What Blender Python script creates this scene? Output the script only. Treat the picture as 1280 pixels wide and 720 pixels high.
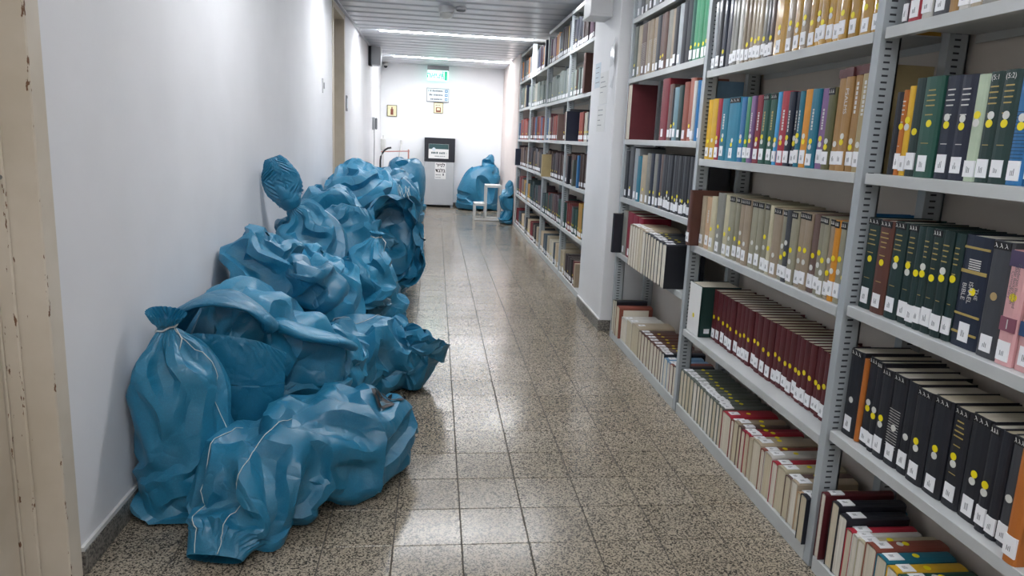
import bpy, math, random
import numpy as np
from mathutils import Vector, Matrix, noise

S = bpy.context.scene
COL = S.collection
for _o in list(bpy.data.objects):
    bpy.data.objects.remove(_o)

# ------------------------------------------------------------------ camera
YAW, PIT, ROL = .1229, .1887, .0464
cy_, sy_, cp_, sp_, cr_, sr_ = math.cos(YAW), math.sin(YAW), math.cos(PIT), math.sin(PIT), math.cos(ROL), math.sin(ROL)
fw = Vector((sy_*cp_, cy_*cp_, -sp_)); rt = Vector((cy_, -sy_, 0)); upv = rt.cross(fw)
r2 = rt*cr_ + upv*sr_; u2 = upv*cr_ - rt*sr_
cam = bpy.data.cameras.new('camera'); camo = bpy.data.objects.new('camera', cam); COL.objects.link(camo)
M3 = Matrix((r2, u2, -fw)).transposed()
camo.matrix_world = Matrix.Translation((0, 0, 1.475)) @ M3.to_4x4()
cam.sensor_width = 36; cam.lens = 867.77/1280*36
cam.shift_x = -(645.92-640)/1280; cam.shift_y = (339.05-360)/1280
cam.clip_start = .02; cam.clip_end = 60
S.camera = camo

# ------------------------------------------------------------------ world, exposure
wd = bpy.data.worlds.new('world'); S.world = wd; wd.use_nodes = True
wd.node_tree.nodes['Background'].inputs[0].default_value = (.8, .85, .9, 1)
wd.node_tree.nodes['Background'].inputs[1].default_value = .02
S.view_settings.view_transform = 'Standard'; S.view_settings.look = 'None'
S.view_settings.gamma = 1; S.view_settings.use_curve_mapping = False
S.view_settings.exposure = 1.68
LAMP_POWER = 15.0          # base emission of a lamp diffuser; far lamps boosted to lift the end wall
LAMP_GAIN = (1.5, 1.35, 1.1, .95, .85, .8)
LAMP_Y = (13.42, 10.22, 7.02, 3.82, .62, -2.2)

# ------------------------------------------------------------------ helpers
def lin(h):
    h = h.lstrip('#'); c = [int(h[i:i+2], 16)/255 for i in (0, 2, 4)]
    return tuple(x/12.92 if x <= .04045 else ((x+.055)/1.055)**2.4 for x in c) + (1,)

class MB:
    """collects shapes, then builds ONE mesh object"""
    def __init__(s): s.v = []; s.f = []; s.m = []
    def add(s, V, F, m=0):
        k = len(s.v); s.v += [tuple(p) for p in V]; s.f += [tuple(i+k for i in f) for f in F]; s.m += [m]*len(F); return s
    def box(s, x0, x1, y0, y1, z0, z1, m=0):
        V = [(x, y, z) for z in (z0, z1) for y in (y0, y1) for x in (x0, x1)]
        return s.add(V, [(0, 2, 3, 1), (4, 5, 7, 6), (0, 1, 5, 4), (2, 6, 7, 3), (0, 4, 6, 2), (1, 3, 7, 5)], m)
    def bbox(s, x0, x1, y0, y1, z0, z1, b=.003, m=0):
        """box with chamfered edges"""
        V = []; idx = {}
        for sx in (0, 1):
            for sy in (0, 1):
                for sz in (0, 1):
                    X = (x0, x1)[sx]; Y = (y0, y1)[sy]; Z = (z0, z1)[sz]
                    dx = b*(1-2*sx); dy = b*(1-2*sy); dz = b*(1-2*sz)
                    for ax, p in enumerate(((X, Y+dy, Z+dz), (X+dx, Y, Z+dz), (X+dx, Y+dy, Z))):
                        idx[(sx, sy, sz, ax)] = len(V); V.append(p)
        F = []
        g = lambda *k: idx[k]
        for i in (0, 1):
            F.append([g(i, a, c, 0) for a, c in ((0, 0), (0, 1), (1, 1), (1, 0))])
            F.append([g(a, i, c, 1) for a, c in ((0, 0), (0, 1), (1, 1), (1, 0))])
            F.append([g(a, c, i, 2) for a, c in ((0, 0), (0, 1), (1, 1), (1, 0))])
        for a in (0, 1):
            for c in (0, 1):
                F.append([g(a, c, 0, 0), g(a, c, 1, 0), g(a, c, 1, 1), g(a, c, 0, 1)])
                F.append([g(a, 0, c, 0), g(a, 1, c, 0), g(a, 1, c, 2), g(a, 0, c, 2)])
                F.append([g(0, a, c, 1), g(1, a, c, 1), g(1, a, c, 2), g(0, a, c, 2)])
                for d in (0, 1): F.append([g(a, c, d, 0), g(a, c, d, 1), g(a, c, d, 2)])
        return s.add(V, F, m)
    def tube(s, pts, r, n=8, m=0, closed=False):
        P = [Vector(p) for p in pts]; k0 = len(s.v); N = len(P)
        rr = r if isinstance(r, (list, tuple)) else [r]*N
        for i, p in enumerate(P):
            t = (P[min(i+1, N-1)]-P[max(i-1, 0)]).normalized()
            a = Vector((0, 0, 1)) if abs(t.z) < .9 else Vector((1, 0, 0))
            u = t.cross(a).normalized(); w = u.cross(t)
            for j in range(n):
                q = 2*math.pi*j/n; s.v.append(tuple(p+u*rr[i]*math.cos(q)+w*rr[i]*math.sin(q)))
        for i in range(N-1):
            for j in range(n):
                s.f.append((k0+i*n+j, k0+i*n+(j+1) % n, k0+(i+1)*n+(j+1) % n, k0+(i+1)*n+j)); s.m.append(m)
        s.f.append(tuple(k0+j for j in range(n))[::-1]); s.m.append(m)
        s.f.append(tuple(k0+(N-1)*n+j for j in range(n))); s.m.append(m)
        return s
    def lathe(s, prof, c=(0, 0, 0), n=24, m=0, axis='z'):
        k0 = len(s.v)
        for r, h in prof:
            for j in range(n):
                q = 2*math.pi*j/n; a, b = r*math.cos(q), r*math.sin(q)
                p = (a, b, h) if axis == 'z' else ((h, a, b) if axis == 'x' else (a, h, b))
                s.v.append((c[0]+p[0], c[1]+p[1], c[2]+p[2]))
        for i in range(len(prof)-1):
            for j in range(n):
                s.f.append((k0+i*n+j, k0+i*n+(j+1) % n, k0+(i+1)*n+(j+1) % n, k0+(i+1)*n+j)); s.m.append(m)
        s.f.append(tuple(k0+j for j in range(n))[::-1]); s.m.append(m)
        s.f.append(tuple(k0+(len(prof)-1)*n+j for j in range(n))); s.m.append(m)
        return s
    def mesh(s, name, mats):
        me = bpy.data.meshes.new(name); me.from_pydata(s.v, [], s.f); me.update()
        for m in (mats if isinstance(mats, (list, tuple)) else [mats]): me.materials.append(m)
        if max(s.m, default=0): me.polygons.foreach_set('material_index', s.m)
        return me
    def build(s, name, mats, parent=None, smooth=False, fix=True):
        me = s.mesh(name, mats)
        if fix:
            import bmesh
            bm = bmesh.new(); bm.from_mesh(me); bmesh.ops.recalc_face_normals(bm, faces=bm.faces); bm.to_mesh(me); bm.free()
        if smooth:
            me.polygons.foreach_set('use_smooth', [True]*len(me.polygons))
        return obj(name, me, parent)

def obj(name, me, parent=None):
    o = bpy.data.objects.new(name, me); COL.objects.link(o)
    if parent: o.parent = parent
    return o
def thing(name, label, cat, loc=(0, 0, 0), group=None):
    o = bpy.data.objects.new(name, None); COL.objects.link(o); o.location = loc; o.empty_display_size = .05
    tag(o, label, cat, group); return o
def tag(o, label, cat, group=None):
    o['label'] = label; o['category'] = cat
    if group: o['group'] = group
    return o
def struct(o): o['kind'] = 'structure'; return o

def text_mesh(body, size, bold=0, align='CENTER'):
    cu = bpy.data.curves.new('txt', 'FONT'); cu.body = body; cu.size = size; cu.align_x = align; cu.align_y = 'CENTER'
    cu.resolution_u = 3; cu.offset = bold
    o = bpy.data.objects.new('txt', cu); COL.objects.link(o)
    dg = bpy.context.evaluated_depsgraph_get(); dg.update()
    me = bpy.data.meshes.new_from_object(o.evaluated_get(dg)); bpy.data.objects.remove(o); bpy.data.curves.remove(cu)
    return me

# ------------------------------------------------------------------ materials
def nodes(name):
    m = bpy.data.materials.new(name); m.use_nodes = True; nt = m.node_tree; b = nt.nodes['Principled BSDF']
    return m, nt, b
def N(nt, t, **kw):
    n = nt.nodes.new(t)
    for k, v in kw.items(): setattr(n, k, v)
    return n
def pos(nt, scale=1):
    g = N(nt, 'ShaderNodeNewGeometry'); v = N(nt, 'ShaderNodeVectorMath', operation='SCALE')
    nt.links.new(g.outputs['Position'], v.inputs[0]); v.inputs['Scale'].default_value = scale
    return v.outputs[0]
def ramp(nt, fac, stops, interp='LINEAR'):
    r = N(nt, 'ShaderNodeValToRGB'); r.color_ramp.interpolation = interp
    el = r.color_ramp.elements
    while len(el) < len(stops): el.new(.5)
    for e, (p, c) in zip(el, stops): e.position = p; e.color = c
    nt.links.new(fac, r.inputs[0]); return r.outputs[0]
def noise_tex(nt, vec, scale, detail=4, rough=.5):
    n = N(nt, 'ShaderNodeTexNoise'); n.inputs['Scale'].default_value = scale; n.inputs['Detail'].default_value = detail
    n.inputs['Roughness'].default_value = rough
    nt.links.new(vec, n.inputs['Vector']); return n.outputs['Fac']
def bump(nt, b, h, strength, dist=.002):
    n = N(nt, 'ShaderNodeBump'); n.inputs['Strength'].default_value = strength; n.inputs['Distance'].default_value = dist
    nt.links.new(h, n.inputs['Height']); nt.links.new(n.outputs[0], b.inputs['Normal']); return n
def mix(nt, fac, a, c, mode='MIX'):
    n = N(nt, 'ShaderNodeMix', data_type='RGBA', blend_type=mode)
    for s, v in ((0, fac), (6, a), (7, c)):
        if isinstance(v, (int, float, tuple)): n.inputs[s].default_value = v
        else: nt.links.new(v, n.inputs[s])
    return n.outputs[2]

def paint(name, col, rough=.6, vary=.06, scale=3, bmp=.15, bscale=60, metal=0, spec=.5):
    m, nt, b = nodes(name); c = lin(col); p = pos(nt)
    f = noise_tex(nt, p, scale, 6)
    d = tuple(x*(1-vary*2) for x in c[:3])+(1,)
    nt.links.new(ramp(nt, f, [(.3, d), (.65, c)]), b.inputs['Base Color'])
    b.inputs['Roughness'].default_value = rough; b.inputs['Metallic'].default_value = metal
    b.inputs['Specular IOR Level'].default_value = spec
    if bmp: bump(nt, b, noise_tex(nt, p, bscale, 5), bmp, .002)
    return m

M_wall = paint('wall_paint', '#e3e3e6', .55, .03, 2.2, .25, 35)
M_wallback = paint('wall_paint_back', '#f0f2f4', .55, .02, 2, .15, 35)
M_wallpink = paint('wall_paint_warm', '#e6d8d2', .6, .03, 2, .15, 35)
M_wallshelf = paint('wall_behind_shelves', '#ddd5cd', .7, .05, 2, .2, 35)
M_pillar = paint('pillar_paint', '#e9e9ea', .5, .03, 2, .2, 40)
M_ceil = paint('ceiling_strip_enamel', '#c9ccd2', .32, .03, 5, .05, 20)
M_groove = paint('ceiling_groove', '#55585e', .7, .05)
M_skirt_cap = paint('skirting_paint', '#d2d2d0', .6, .05)
M_shelf = paint('shelf_grey_enamel', '#bdc0c0', .42, .05, 6, .08, 120)
M_post = paint('post_grey_enamel', '#adb4b8', .42, .05, 6, .08, 120)
M_slot = paint('slot_dark', '#3a3d42', .8, .02)
M_white = paint('white_plastic', '#dcdcdc', .45, .02)
M_grey = paint('grey_plastic', '#85888c', .5, .03)
M_dark = paint('dark_plastic', '#23252b', .45, .03)
M_black = paint('black_print', '#15161a', .6, .02)
M_paper = paint('paper', '#e4e4e2', .7, .03)
M_paper2 = paint('paper_bluish', '#cfdbe2', .6, .03)
M_ink = paint('ink', '#62646c', .8, .02)
M_cord = paint('white_cord', '#d5d8d6', .7, .05)

def door_mat():
    m, nt, b = nodes('door_frame_paint'); p = pos(nt)
    base = ramp(nt, noise_tex(nt, p, 4, 5), [(.3, lin('#c3b8a6')), (.7, lin('#d4cabb'))])
    mp = N(nt, 'ShaderNodeMapping'); mp.inputs['Scale'].default_value = (60, 60, 14); nt.links.new(p, mp.inputs[0])
    f = noise_tex(nt, mp.outputs[0], 1.0, 5, .65)
    # paint flakes off along the worn edges
    edge = None
    for ex, ey in ((-1.114, 2.12), (-1.20, 2.112), (-1.238, 2.104)):
        q = N(nt, 'ShaderNodeVectorMath', operation='MULTIPLY'); nt.links.new(p, q.inputs[0]); q.inputs[1].default_value = (1, 1, 0)
        d = N(nt, 'ShaderNodeVectorMath', operation='DISTANCE'); nt.links.new(q.outputs[0], d.inputs[0]); d.inputs[1].default_value = (ex, ey, 0)
        r = N(nt, 'ShaderNodeMapRange'); nt.links.new(d.outputs['Value'], r.inputs[0]); r.inputs[1].default_value = .004; r.inputs[2].default_value = .016
        r.inputs[3].default_value = .13; r.inputs[4].default_value = 0
        if edge is None: edge = r.outputs[0]
        else:
            x = N(nt, 'ShaderNodeMath', operation='MAXIMUM'); nt.links.new(edge, x.inputs[0]); nt.links.new(r.outputs[0], x.inputs[1]); edge = x.outputs[0]
    ad = N(nt, 'ShaderNodeMath', operation='ADD'); nt.links.new(f, ad.inputs[0]); nt.links.new(edge, ad.inputs[1])
    chip = ramp(nt, ad.outputs[0], [(.725, (0, 0, 0, 1)), (.74, (1, 1, 1, 1))])
    nt.links.new(mix(nt, chip, base, lin('#6b4a30')), b.inputs['Base Color'])
    b.inputs['Roughness'].default_value = .42; bump(nt, b, chip, .4, -.002); return m
M_door = door_mat()

def terrazzo(name, light, dark, mid, rough=.2, scale=210):
    m, nt, b = nodes(name); p = pos(nt)
    warp = N(nt, 'ShaderNodeVectorMath', operation='ADD'); nt.links.new(p, warp.inputs[0])
    nz = N(nt, 'ShaderNodeTexNoise'); nz.inputs['Scale'].default_value = 160; nt.links.new(p, nz.inputs['Vector'])
    sc = N(nt, 'ShaderNodeVectorMath', operation='SCALE'); nt.links.new(nz.outputs['Color'], sc.inputs[0]); sc.inputs['Scale'].default_value = .008
    nt.links.new(sc.outputs[0], warp.inputs[1])
    v = N(nt, 'ShaderNodeTexVoronoi'); v.inputs['Scale'].default_value = scale; nt.links.new(warp.outputs[0], v.inputs['Vector'])
    sep = N(nt, 'ShaderNodeSeparateColor'); nt.links.new(v.outputs['Color'], sep.inputs[0])
    chips = ramp(nt, sep.outputs[0], [(0, dark), (.27, dark), (.30, mid), (.46, mid), (.5, light), (1, tuple(min(1, x*1.12) for x in light[:3])+(1,))])
    oi = N(nt, 'ShaderNodeObjectInfo')
    t = ramp(nt, oi.outputs['Random'], [(0, (.86, .85, .83, 1)), (1, (1.0, 1.0, 1.0, 1))])
    c = mix(nt, 1.0, chips, t, 'MULTIPLY')
    wear = ramp(nt, noise_tex(nt, p, 1.3, 4), [(.35, (.86, .85, .82, 1)), (.65, (1, 1, 1, 1))])
    nt.links.new(mix(nt, 1.0, c, wear, 'MULTIPLY'), b.inputs['Base Color'])
    r = N(nt, 'ShaderNodeMapRange'); nt.links.new(noise_tex(nt, p, 2.2, 6, .6), r.inputs[0])
    r.inputs[1].default_value = .3; r.inputs[2].default_value = .7; r.inputs[3].default_value = rough*.75; r.inputs[4].default_value = rough*1.5
    nt.links.new(r.outputs[0], b.inputs['Roughness'])
    bump(nt, b, noise_tex(nt, p, 9, 3), .05, .002)
    return m
M_floor = terrazzo('terrazzo', lin('#a79c8c'), lin('#46433e'), lin('#7c7468'), .17)
M_skirt = terrazzo('terrazzo_skirting', lin('#8d8983'), lin('#4c4a48'), lin('#6f6c68'), .35, 140)
M_grout = paint('grout', '#4a4640', .8, .05)

def emit(name, col, k):
    m, nt, b = nodes(name); b.inputs['Base Color'].default_value = lin(col); b.inputs['Emission Color'].default_value = lin(col)
    b.inputs['Emission Strength'].default_value = k; return m
M_lamps = [emit('lamp_diffuser', '#f7f9fc', LAMP_POWER*a) for a in LAMP_GAIN]
# ------------------------------------------------------------------ the setting
XW, XS, XB, YB, ZC = -1.12, 1.38, 1.70, 14.75, 2.86    # left wall, shelf fronts, wall behind shelves, end wall, ceiling
T = .25
TG = .0022      # half a joint
floor = struct(MB().box(XW-.6, XB+.1, -3.2, YB+.1, -.06, -.0035).build('floor', M_grout))
tile_me = MB().bbox(-T/2+TG, T/2-TG, -T/2+TG, T/2-TG, -.02, 0, .0012).mesh('tile', M_floor)
NCOL, NROW, Y0T = 10, 30, 2.322-.25
for r in range(NROW):
    for c in range(NCOL):
        o = obj('tile', tile_me, floor); o.location = (XW+T*(c+.5), Y0T+T*(r+.5), 0)
tf = MB()
yy = Y0T+NROW*T
while yy < YB:
    for c in range(12):
        a = XW+T*c; tf.box(a+TG, min(a+T, XB)-TG, yy+TG, min(yy+T, YB)-TG, -.02, 0)
    yy += T
yy = Y0T-T
while yy > -3.2:
    for c in range(-2, 12):
        a = XW+T*c; tf.box(a+TG, a+T-TG, yy+TG, yy+T-TG, -.02, 0)
    yy -= T
for r in range(NROW):
    for c in (10, 11):
        a = XW+T*c; tf.box(a+TG, min(a+T, XB)-TG, Y0T+T*r+TG, Y0T+T*r+T-TG, -.02, 0)
o = tf.build('tile_field', M_floor, floor); o['kind'] = 'stuff'

# walls
D1, D2 = 2.195, 1.12        # near doorway in the left wall
E1, E2 = 7.93, 8.92         # far doorway
wl = MB()
wl.box(XW-.3, XW, D1, E1, 0, ZC+.1).box(XW-.3, XW, E2, YB+.1, 0, ZC+.1).box(XW-.3, XW, -3.2, D2, 0, ZC+.1)
wl.box(XW-.3, XW, D2, D1, 2.3, ZC+.1).box(XW-.3, XW, E1, E2, ZC-.03, ZC+.1)
struct(wl.build('wall_left', M_wall))
struct(MB().box(XW-.4, XB+.2, YB, YB+.1, 0, ZC+.1).build('wall_back', M_wallback))
struct(MB().box(XB, XB+.1, -3.2, 11.95, 0, ZC+.1).build('wall_right', M_wallshelf))
struct(MB().box(1.37, XB+.1, 11.95, YB, 0, ZC+.1).build('wall_right_stub', M_wallpink))
struct(MB().box(XW-.4, XB+.2, -3.3, -3.2, 0, ZC+.1).build('wall_behind', M_wall))
pil = struct(MB().bbox(1.33, XB, 5.25, 6.1, 0, ZC+.02, .006).build('wall_pillar', M_pillar))
o = MB().box(1.318, 1.33, 5.238, 6.1, 0, .085).box(1.33, 1.66, 5.238, 5.25, 0, .085).build('skirting', M_skirt, pil)
o = MB().box(1.319, 1.332, 5.24, 6.1, .085, .096).build('skirting_cap', M_skirt_cap, pil)
# skirting along the left and end walls
for nm, args in (('baseboard_left', ((XW, XW+.014, D1+.002, E1), (XW, XW+.014, E2, YB))), ('baseboard_back', ((XW+.014, 1.37, YB-.014, YB),))):
    mb = MB(); cp = MB()
    for a in args:
        mb.bbox(a[0], a[1], a[2], a[3], 0, .085, .002)
        cp.box(a[0], a[1]-.003 if nm == 'baseboard_left' else a[1], a[2] if nm == 'baseboard_left' else a[2]+.003, a[3], .085, .1)
    b_ = struct(mb.build(nm, M_skirt)); cp.build('paint_edge', M_skirt_cap, b_)

# near doorway: frame with casing, rebate and a closed leaf
fr = struct(MB().bbox(XW-.30, XW+.006, D1-.075, D1, 0, 2.3, .004).build('door_1', M_door))
MB().bbox(XW-.122, XW-.078, D1-.086, D1-.075, 0, 2.28, .004).build('door_stop', M_door, fr)
MB().bbox(XW-.30, XW-.12, D1-.092, D1-.075, 0, 2.28, .003).build('rebate', M_door, fr)
MB().bbox(XW-.165, XW-.124, D2+.07, D1-.097, .01, 2.26, .004).build('door_leaf', M_door, fr)
MB().bbox(XW-.30, XW+.006, D2, D2+.07, 0, 2.3, .004).build('jamb', M_door, fr)
MB().bbox(XW-.30, XW+.006, D2+.07, D1-.075, 2.23, 2.3, .004).build('head', M_door, fr)
MB().tube([(XW-.125, D1-.112, 1.305), (XW-.075, D1-.112, 1.305), (XW-.072, D1-.19, 1.305)], .008, 8).build('door_handle', M_grey, fr, smooth=True)
# far doorway
fr2 = struct(MB().bbox(XW-.30, XW+.010, E2-.06, E2+.012, 0, ZC-.03, .004).build('door_2', M_door))
MB().bbox(XW-.30, XW+.010, E1-.012, E1+.05, 0, ZC-.03, .004).build('jamb', M_door, fr2)
MB().bbox(XW-.30, XW+.010, E1+.05, E2-.06, ZC-.09, ZC-.03, .004).build('head', M_door, fr2)
MB().bbox(XW-.27, XW-.225, E1+.05, E2-.06, .01, ZC-.1, .004).build('door_leaf', M_door, fr2)
MB().bbox(XW-.175, XW-.14, E2-.064, E2-.06, 1.42, 1.52, .001).bbox(XW-.175, XW-.14, E2-.064, E2-.06, 1.18, 1.32, .001).build('strike_plate', M_dark, fr2)

# ceiling: enamelled strips across the corridor, lamps let in between
ceil = struct(MB().box(XW-.4, XB+.2, -3.3, YB+.1, ZC+.03, ZC+.12).build('ceiling', M_groove))
LW = .085
PITCH = .32
segs = []
y = LAMP_Y[0]+LW
edges = []
# between lamps ten strips each
ys = [YB]+[v for l in LAMP_Y for v in (l+LW, l-LW)]+[-3.2]
for i in range(0, len(ys), 2):
    a, b_ = ys[i], ys[i+1]
    n = max(1, round((a-b_)/PITCH))
    for k in range(n): segs.append((b_+(a-b_)*k/n, b_+(a-b_)*(k+1)/n))
cache = {}
for a, b_ in segs:
    w = round(b_-a, 3)
    if w not in cache:
        pr = [(-w/2+.004, .022), (-w/2+.05, 0), (w/2-.05, 0), (w/2-.004, .022)]
        V = [(x, q, z) for x in (XW+.03, XB) for q, z in pr]+[(x, q, .027) for x in (XW+.03, XB) for q in (-w/2+.004, w/2-.004)]
        cache[w] = MB().add(V, [(0, 1, 5, 4), (1, 2, 6, 5), (2, 3, 7, 6), (8, 10, 11, 9), (0, 4, 10, 8), (3, 9, 11, 7), (0, 8, 9, 3, 2, 1), (4, 5, 6, 7, 11, 10)]).mesh('strip', M_ceil)
    o = obj('strip', cache[w], ceil); o.location = (0, (a+b_)/2, ZC)
MB().bbox(XW, XW+.035, -3.2, YB, ZC-.012, ZC+.03, .003).build('edge_profile', M_ceil, ceil)
for i, ly in enumerate(LAMP_Y):
    names = ['long fluorescent ceiling lamp nearest the end wall, above the exit sign', 'long fluorescent ceiling lamp in the middle of the visible ceiling',
             'ceiling lamp over the doorway in the left wall, out of view', 'ceiling lamp over the middle of the sack pile, out of view',
             'ceiling lamp above the camera, out of view', 'ceiling lamp behind the camera, out of view']
    t = thing('ceiling_lamp', names[i], 'lamp', (.27, ly, ZC), 'ceiling lamps')
    MB().box(-1.08, 1.08, -LW+.004, -LW+.012, -.004, .03).box(-1.08, 1.08, LW-.012, LW-.004, -.004, .03).box(-1.08, 1.08, -LW+.004, LW-.004, .022, .03).build('housing', M_ceil, t)
    MB().bbox(-1.07, 1.07, -LW+.014, LW-.014, .002, .02, .003).build('diffuser', M_lamps[i], t)

# ------------------------------------------------------------------ shelving
BAYS = [  # name words, far Y, near Y, shelf tops, post top
    ('nearest', 2.13, .70, (.06, .535, .98, 1.417, 1.865, 2.31), 2.72),
    ('second', 3.58, 2.15, (.06, .49, .96, 1.415, 1.86, 2.31), 2.72),
    ('third', 5.07, 3.60, (.06, .672, 1.085, 1.505, 1.935, 2.345), 2.72),
    ('fourth', 7.45, 6.13, (.06, .553, 1.03, 1.475, 1.92, 2.395, 2.79), 2.80),
    ('fifth', 8.95, 7.45, (.06, .553, 1.03, 1.475, 1.92, 2.395, 2.79), 2.80),
    ('sixth', 10.45, 8.95, (.06, .553, 1.04, 1.47, 1.93, 2.39), 2.74),
    ('last', 11.85, 10.45, (.06, .553, 1.04, 1.465, 1.955, 2.39, 2.83), 2.84)]
BAYLBL = {'nearest': 'grey steel library shelving bay nearest the camera, at right edge', 'second': 'grey steel shelving bay holding the long maroon book set',
          'third': 'grey steel shelving bay just before the white pillar', 'fourth': 'grey steel shelving bay just beyond the white pillar',
          'fifth': 'grey steel shelving bay, second beyond the white pillar', 'sixth': 'grey steel shelving bay, third beyond the white pillar',
          'last': 'grey steel shelving bay farthest down the corridor'}
def post(parent, y, top, x0=XS-.002, back=False):
    """upright of folded sheet: narrow face to the aisle, slotted webs running back"""
    w = .019; d = .07
    mb = MB()
    mb.bbox(x0, x0+.003, y-w, y+w, 0, top, .001)
    for s in (-1, 1):
        a = y+s*w
        mb.box(x0+.002, x0+d, min(a, a-s*.002), max(a, a-s*.002), 0, top)
        mb.box(x0+d-.006, x0+d, min(a, a-s*.010), max(a, a-s*.010), 0, top)
    p = mb.build('post', M_post, parent)
    sl = MB(); z = .08
    while z < top-.05:
        sl.box(x0+.019, x0+.040, y-w-.0008, y-w+.001, z, z+.006); z += .0205
    s_ = sl.build('slots', M_slot, p, fix=False); s_['kind'] = 'stuff'
    return p
for bi, (nm, yf, yn, zs, top) in enumerate(BAYS):
    t = thing('bookshelf', BAYLBL[nm], 'bookshelf', (0, 0, 0), 'library shelving bays')
    post(t, yn, top); post(t, yn, top, 1.61)
    if nm in ('third', 'last'): post(t, yf, top); post(t, yf, top, 1.61)
    g = .0205
    for k, z in enumerate(zs):
        th = .035 if k else .06
        mb = MB().bbox(XS-.004, XS+.002, yn+g, yf-g, z-th, z, .0012).box(XS, 1.685, yn+g, yf-g, z-.004, z-.0005)
        mb.box(XS+.0, XS+.02, yn+g, yf-g, z-th, z-th+.002).box(1.683, 1.686, yn+g, yf-g, z-.03, z-.0005)
        mb.build('shelf', M_shelf, t)

# box under the ceiling on the pillar
t = thing('wall_box', 'pale square box mounted high on the white pillar', 'box', (0, 0, 0))
MB().bbox(1.156, 1.33, 5.50, 5.76, 2.432, 2.80, .004).build('case', M_white, t)
MB().bbox(1.150, 1.33, 5.493, 5.766, 2.425, 2.445, .003).build('bottom_trim', M_white, t)

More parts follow.
